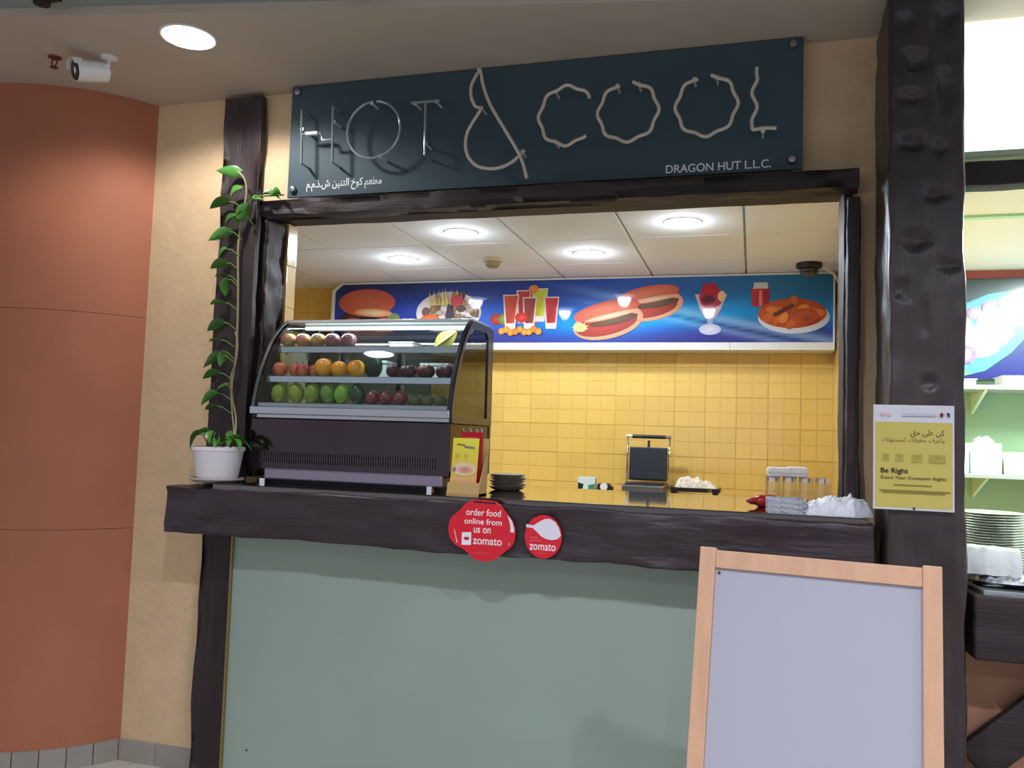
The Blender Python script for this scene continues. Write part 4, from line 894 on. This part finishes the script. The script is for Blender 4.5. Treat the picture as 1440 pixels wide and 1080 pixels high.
def d2(k):
    q = lambda x, y: ((x-806)*PXM, -(y-858)*PXM); W_ = (226, 222, 232)
    pts = [q(x, y) for x, y in ((692, 784), (740, 790), (775, 765), (815, 744), (850, 742), (885, 762), (910, 800), (922, 845), (900, 868), (865, 876), (830, 872), (795, 858), (760, 826), (735, 806), (692, 804))]
    k.poly(pts, W_); a = q(718, 945); k.text('zomato', a[0], a[1], (240, 226, 230), width=172*PXM, height=44*PXM, bold=.012)
    k.poly([q(718, 862), q(775, 862), q(775, 870), q(718, 870)], (222, 90, 104)); k.poly([q(718, 880), q(790, 880), q(790, 888), q(718, 888)], (222, 90, 104)); k.poly([q(775, 960), q(830, 960), q(830, 968), q(775, 968)], (216, 70, 86))
sticker('round_sticker', 'small round red sticker with a white spoon shape', o2, -.686, 1.116, d2)

# ------------------------------------------------------------------ poster on the right post
po = thing('rights_poster', 'yellow consumer rights poster in a clear sleeve on the dented post', 'poster', (.466, 2.738, 1.272))
part('sleeve', gbox(.353, .576, 2.742, 2.75, 1.272, 1.588), M('sleeve_white', (206, 206, 210), .3), po, bevel=.001)
k = Ink(2.7416, .0003); x0, x1, z0, z1 = .356, .573, 1.276, 1.586; W_, H_ = x1-x0, z1-z0
q = lambda u, v: (x0+u*W_, z1-v*H_)
k.poly([q(0, 0), q(1, 0), q(1, .16), q(0, .16)], (206, 206, 214))
k.poly([q(.01, .16), q(.99, .16), q(.99, .99), q(.01, .99)], (194, 180, 96))
k.text(arabic('كن على حق'), *q(.46, .305), (52, 50, 30), width=.43*W_, height=.075*H_, bold=.01)
k.text(arabic('واعرف حقوقك كمستهلك'), *q(.10, .365), (90, 86, 50), width=.79*W_, height=.055*H_)
for u, w_ in ((.10, .09), (.27, .10), (.48, .13), (.70, .20)):
    k.poly([q(u, .47), q(u+w_, .47), q(u+w_, .55), q(u, .55)], (168, 156, 76)); k.ell(*q(u+w_/2, .50), w_*.3*W_, .025*H_, (150, 140, 74), (168, 156, 76), n=12)
k.text('Be Right', *q(.08, .672), (34, 32, 24), width=.35*W_, height=.062*H_, bold=.014)
k.text('Know Your Consumer Rights', *q(.08, .725), (70, 66, 36), width=.83*W_, height=.04*H_, bold=.01)
for v, a, b in ((.765, .24, .73), (.82, .06, .96), (.838, .10, .90)): k.poly([q(a, v), q(b, v), q(b, v+.010), q(a, v+.010)], (140, 128, 54))
for u, c in ((.07, (220, 170, 178)), (.145, (220, 176, 184))): k.ell(*q(u+.03, .085), .03*W_, .018*H_, c)
k.poly([q(.35, .075), q(.78, .075), q(.78, .10), q(.35, .10)], (186, 188, 200)); k.ell(*q(.85, .085), .022*W_, .022*H_, (150, 40, 60), (60, 30, 60)); k.poly([q(.91, .065), q(.95, .065), q(.95, .105), q(.93, .105)], (30, 36, 70))
k.obj('print', pmat, po)
part('pin', gxf(glathe([(.004, 0), (.004, .003), (.001, .004)], 10), T(.466, 2.742, 1.278, rx=R(90))), black, po)

# ------------------------------------------------------------------ whiteboard easel
wt = thing('whiteboard_stand', 'pine framed whiteboard stand before the counter', 'whiteboard', (-.132, 2.30, 0), R(-9.18))
LEAN = math.atan(.22); ZTOP = 1.177; WW = .5764; SL = ZTOP/math.cos(LEAN)
fm = Matrix.Translation((0, 0, ZTOP)) @ Matrix.Rotation(-LEAN, 4, 'X') @ Matrix.Translation((0, 0, -SL))
# local frame: x right, y away from viewer, z up along the board
for x, nm in ((0, 'stile'), (WW-.042, 'stile')): part(nm, gxf(gbox(x, x+.042, 0, .03, .004, SL), fm), pine, wt, bevel=.003, local=True)
part('top_rail', gxf(gbox(.042, WW-.042, .003, .026, SL-.052, SL-.006), fm), pine, wt, bevel=.002, local=True)
part('bottom_rail', gxf(gbox(.042, WW-.042, .003, .026, .12, .166), fm), pine, wt, bevel=.002, local=True)
part('writing_board', gxf(gbox(.036, WW-.036, .012, .02, .16, SL-.05), fm), board, wt, local=True)
part('screw', gxf(gxf(glathe([(.004, 0), (.004, .002), (.001, .0025)], 10), T(.052, .0118, SL-.064, rx=R(90))), fm), M('screw_dark', (70, 66, 66), .4, metal=.6), wt, local=True)
bmx = Matrix.Translation((0, .032, ZTOP-.02)) @ Matrix.Rotation(LEAN, 4, 'X') @ Matrix.Translation((0, 0, -(SL-.02)))
for x in (.005, WW-.04): part('rear_leg', gxf(gbox(x, x+.035, 0, .024, .006, SL-.02), bmx), pine, wt, bevel=.003, local=True)
part('rear_rail', gxf(gbox(.04, WW-.04, .002, .022, .25, .29), bmx), pine, wt, local=True)
part('rear_rail', gxf(gbox(.04, WW-.04, .002, .022, SL-.09, SL-.05), bmx), pine, wt, local=True)

# ------------------------------------------------------------------ neighbouring stall on the right
lb = thing('light_box', 'blank white backlit box above the neighbouring stall', 'light box', (1.9, 3.08, 2.425))
part('panel', gbox(.665, 3.2, 3.055, 3.098, 2.46, ZC-.004), M('backlit_acrylic', (240, 252, 244), .4, emit=2.2), lb)
part('lower_frame', gbox(.655, 3.2, 3.04, 3.098, 2.442, 2.46), M('pale_green_frame', (190, 206, 180), .5), lb)
part('side_frame', gbox(.64, .663, 3.04, 3.098, 2.46, ZC-.004), M('pale_green_frame', (190, 206, 180), .5), lb)
part('lintel_beam', ghewn(.64, 3.2, 2.99, 3.095, 2.325, 2.42, step=.05, rad=.014, amp=.012, freq=5, seed=55), woodx, smooth=True, label='dark timber beam below the backlit panel', cat='beam', base=(1.9, 3.05, 2.325))
part('ceiling_stall', gbox(.66, 4, 3.37, YB, ZK, ZK+.05), whitep, kind='structure', label='white ceiling of the neighbouring stall')
part('wall_stall', gbox(.665, 4, YB-.06, YB, 0, ZK), M('stall_green', (150, 182, 150), .6), kind='structure', label='green back wall of the neighbouring stall')
part('trim_2', gbox(.665, 4, YB-.10, YB-.06, 2.50, ZK), M('red_trim', (196, 110, 104), .5), kind='structure', label='red strip above the blue picture board')
cv = part('trim_3', gbox(.665, 4, 4.22, 4.26, ZK-.012, ZK), M('green_trim', (170, 216, 176), .5), kind='structure', label='pale green ceiling joint of the neighbouring stall')
fx = thing('tube_light', 'ceiling tube light of the neighbouring stall', 'ceiling light', (1.75, 4.5, ZK))
part('tray', gbox(1.6, 1.9, 3.9, 5.1, ZK-.03, ZK), whitepl, fx, bevel=.004); part('diffuser', gbox(1.62, 1.88, 3.92, 5.08, ZK-.036, ZK-.03), M('tube_diffuser', (240, 255, 245), .4, emit=12), fx)
ld = bpy.data.lights.new('tube_lamp', 'AREA'); ld.energy = P_STALL; ld.shape = 'RECTANGLE'; ld.size = .26; ld.size_y = 1.16; ld.color = (.86, 1, .9)
lo = bpy.data.objects.new('tube_lamp', ld); COL.objects.link(lo); lo.location = (0, 0, -.045); lo.parent = fx
pb = thing('picture_board', 'blue backlit picture board with a seafood platter', 'picture board', (1.9, 5.52, 1.88))
YP = 5.50
part('housing', gbox(.80, 3.0, YP, YB-.06, 1.885, 2.495), black, pb)
k = Ink(YP-.001, .0006)
k.poly([(.81, 1.89), (2.99, 1.89), (2.99, 2.49), (.81, 2.49)], [(34, 40, 130), (34, 40, 130), (86, 104, 112), (86, 104, 112)])
plat = [(1.02, 1.86+.04), (1.17, 1.90), (1.32, 1.94), (1.46, 2.05), (1.60, 2.22), (1.66, 2.36), (1.52, 2.43), (1.34, 2.40), (1.18, 2.33), (1.04, 2.26), (.94, 2.12)]
k.fan(plat, (120, 226, 236), (96, 190, 216)); k.poly([(1.02, 1.90), (1.17, 1.90), (1.25, 1.92), (1.17, 1.98), (1.0, 2.0)], (126, 196, 136))
for cx, cz, a, b in ((1.30, 2.12, .115, .10), (1.37, 2.19, .105, .105), (1.215, 2.17, .0, .0), (1.18, 2.22, .07, .055), (1.50, 2.27, .08, .07)):
    if a: k.ell(cx, cz, a, b, (255, 255, 255), (244, 252, 252), wob=.05)
for cx, cz, c in ((1.265, 2.285, (226, 120, 200)), (1.345, 2.32, (232, 110, 190)), (1.43, 2.345, (120, 100, 200)), (1.21, 2.035, (240, 120, 190))):
    r_ = .042 if cz > 2.1 else .06; k.ell(cx, cz, r_, r_*.9, (250, 190, 226), c, wob=.1)
    for d_ in (-.02, 0, .02): k.poly([(cx+d_-.004, cz-.03), (cx+d_+.004, cz-.03), (cx+d_+.012, cz+.03), (cx+d_+.004, cz+.03)], (250, 236, 246))
for i in range(12): x = 1.24+i*.016; k.poly([(x, 2.05+i*.004), (x+.006, 2.05+i*.004), (x+.012, 2.02+i*.006)], (230, 160, 210))
k.C = [tuple(c_*.5 for c_ in q_[:3])+(1,) for q_ in k.C]; k.obj('printed_face', pglow, pb)
def shelf(name, label, z, y0):
    o = thing(name, label, 'shelf', (1.8, 5.4, z-.03)); part('board', gbox(.70, 3, y0, YB-.062, z-.025, z), M('shelf_steel', (176, 184, 184), .3, metal=.5), o, bevel=.003)
    for x in (.9, 1.27, 1.6, 2.2): part('bracket', gprism([(y0+.04, z-.025), (YB-.062, z-.025), (YB-.062, z-.15)], 'x', x-.008, x+.008), M('bracket_green', (186, 206, 186), .5), o)
    return o
shelf('wall_shelf', 'upper steel shelf under the picture board', 1.835, 5.22); shelf('wall_shelf', 'lower steel shelf with white boxes', 1.335, 5.20)
def carton(x0, x1, y0, y1, z, h, label):
    o = thing('takeaway_box', label, 'box', ((x0+x1)/2, (y0+y1)/2, z), group='white boxes on the lower shelf')
    part('carton', gbox(x0, x1, y0, y1, z, z+h), M('white_card', (226, 236, 234), .6), o, bevel=.004); part('lid_flap', gbox(x0+.004, x1-.004, y0-.002, y0+.004, z+h*.72, z+h-.004), M('white_card', (226, 236, 234), .6), o)
    return o
c1 = carton(1.03, 1.178, 5.26, 5.42, 1.335, .17, 'white box at the left end of the lower shelf, half behind the post')
c2 = carton(1.198, 1.35, 5.28, 5.42, 1.335, .172, 'white takeaway box in the middle of the lower shelf'); k = Ink(5.2775); k.V, k.F, k.C = [(1.245, 5.277, 1.45), (1.30, 5.277, 1.45), (1.30, 5.277, 1.456), (1.245, 5.277, 1.456)], [(0, 1, 2, 3)], [lin((224, 196, 200))]*4; k.obj('print', pmat, c2)
carton(1.362, 1.56, 5.26, 5.44, 1.335, .125, 'low cream white box at the right of the lower shelf')
part('plastic_wrap', crumple(1.27, 5.35, 1.508, .055, .04, .032, 5, 0, 16, 10, 40), M('wrap', (206, 220, 216), .2, coat=.8), smooth=True, label='scrunched clear wrap on top of the middle white box', cat='wrapping', base=(1.27, 5.35, 1.508))
for x, wd, h, n in ((1.13, .17, .03, 'flat steel tray at the left of the upper shelf'), (1.45, .2, .05, 'white tray of cutlery on the upper shelf')):
    o = thing('shelf_tray', n, 'tray', (x, 5.33, 1.835), group='trays on the upper shelf')
    part('tray', gbox(x-wd/2, x+wd/2, 5.25, 5.42, 1.835, 1.835+h), whitepl, o, bevel=.006); part('rim', gbox(x-wd/2-.006, x+wd/2+.006, 5.244, 5.426, 1.835+h, 1.841+h), whitepl, o, bevel=.002)
# second counter, lower
s2 = thing('counter_slab', 'lower dark timber counter of the neighbouring stall', 'counter', (1.9, 3.0, .826))
part('front_beam', ghewn(.63, 3.2, 2.79, 3.03, .826, 1.036, step=.05, rad=.02, amp=.012, freq=5, seed=61), woodx, s2, smooth=True)
part('worktop', gbox(.67, 3.2, 2.82, 3.70, 1.0, 1.04), M('grey_top', (150, 156, 158), .12, coat=.6), s2, bevel=.004)
part('wall_stall_front', gbox(.66, 3.2, 3.0, 3.05, 0, .83), terra2, kind='structure', label='brown plaster below the lower counter')
part('diagonal_brace', gxf(ghewn(-.27, .27, -.02, .035, -.07, .07, step=.04, rad=.014, amp=.01, freq=6, seed=70), T(.86, 2.95, .665, ry=R(-43))), woodx, smooth=True, label='dark diagonal timber brace on brown plaster', cat='brace', base=(.86, 2.95, .45))
o = thing('serving_tray', 'black oval tray on the lower counter holding a folded cloth', 'tray', (.80, 2.96, 1.04))
ov = lambda a, b, z, n=28: [(.80+a*math.cos(2*math.pi*i/n), 2.97+b*math.sin(2*math.pi*i/n), z) for i in range(n)]
rings = [ov(.13, .09, 1.0405), ov(.165, .125, 1.058), ov(.170, .13, 1.058), ov(.135, .095, 1.044)]
V = [p for r_ in rings for p in r_]; n = 28; Fq = [(i*n+k_, i*n+(k_+1) % n, i*n+n+(k_+1) % n, i*n+n+k_) for i in range(3) for k_ in range(n)]+[tuple(range(n-1, -1, -1)), tuple(range(3*n, 4*n))]
part('dish', (V, Fq), M('black_tray', (34, 34, 38), .2, coat=.5), o, smooth='auto')
part('foil_wraps', crumple(.80, 2.95, 1.0455, .115, .07, .026, 12, 0, 30, 14, 60), foil, label='crinkled silver foil wraps in the black tray', cat='foil', smooth=True, base=(.80, 2.95, 1.0455))
cl = []
N_ = 26
cp = [(2.915, 1.074), (2.912, 1.10), (2.915, 1.13), (2.925, 1.152), (2.945, 1.162), (2.99, 1.158), (3.02, 1.14), (3.03, 1.10), (3.03, 1.074)]
V = []; Fq = []
for i in range(N_+1):
    x = .648+(.80-.648)*i/N_
    for (y, z) in cp: V.append((x, y+.006*noise.noise(Vector((x*30, z*20, 2))), z-.02*max(0, (i/N_-.3))*.4+.003*noise.noise(Vector((x*40, y*40, 5)))))
m_ = len(cp)
for i in range(N_):
    for j in range(m_): Fq.append((i*m_+j, (i+1)*m_+j, (i+1)*m_+(j+1) % m_, i*m_+(j+1) % m_))
Fq += [tuple(range(m_-1, -1, -1)), tuple(N_*m_+j for j in range(m_))]
part('folded_cloth', (V, Fq), M('white_cloth', (226, 234, 230), .85, bump=(60, .3)), smooth='auto', label='folded white cloth lying over the foil in the black tray', cat='cloth', base=(.72, 2.97, 1.074))
dm = M('china_plate', (176, 180, 172), .25, coat=.4)
pm = mesh('plate', glathe([(.06, 0), (.085, .003), (.115, .0095), (.118, .011), (.11, .0102), (.08, .0055), (.001, .0045)], 30), smooth='auto'); pm.materials.append(dm)
CN = ['lowest', 'second', 'third', 'fourth', 'fifth', 'sixth', 'seventh', 'eighth', 'ninth', 'tenth', 'eleventh', 'twelfth', 'thirteenth', 'fourteenth', 'fifteenth', 'sixteenth', 'seventeenth', 'eighteenth', 'nineteenth', 'twentieth', 'twenty-first', 'topmost']
for i in range(22):
    inst('dinner_plate', pm, (.80, 3.30, 1.0405+i*.0092), None, label='white dinner plate, %s from below in the taller stack behind the folded cloth' % CN[i], cat='plate', group='taller plate stack')
for i in range(18):
    inst('dinner_plate', pm, (1.055, 3.30, 1.0405+i*.0092), None, label='white dinner plate, %s from below in the shorter right-hand stack' % CN[i], cat='plate', group='shorter plate stack')
part('plastic_wrap', crumple(1.055, 3.30, 1.0405+18*.0092+.006, .08, .07, .045, 15, 0, 20, 12, 40), M('wrap', (206, 220, 216), .2, coat=.8), smooth=True, label='clear plastic wrap lying on the shorter plate stack', cat='wrapping', base=(1.055, 3.30, 1.21))
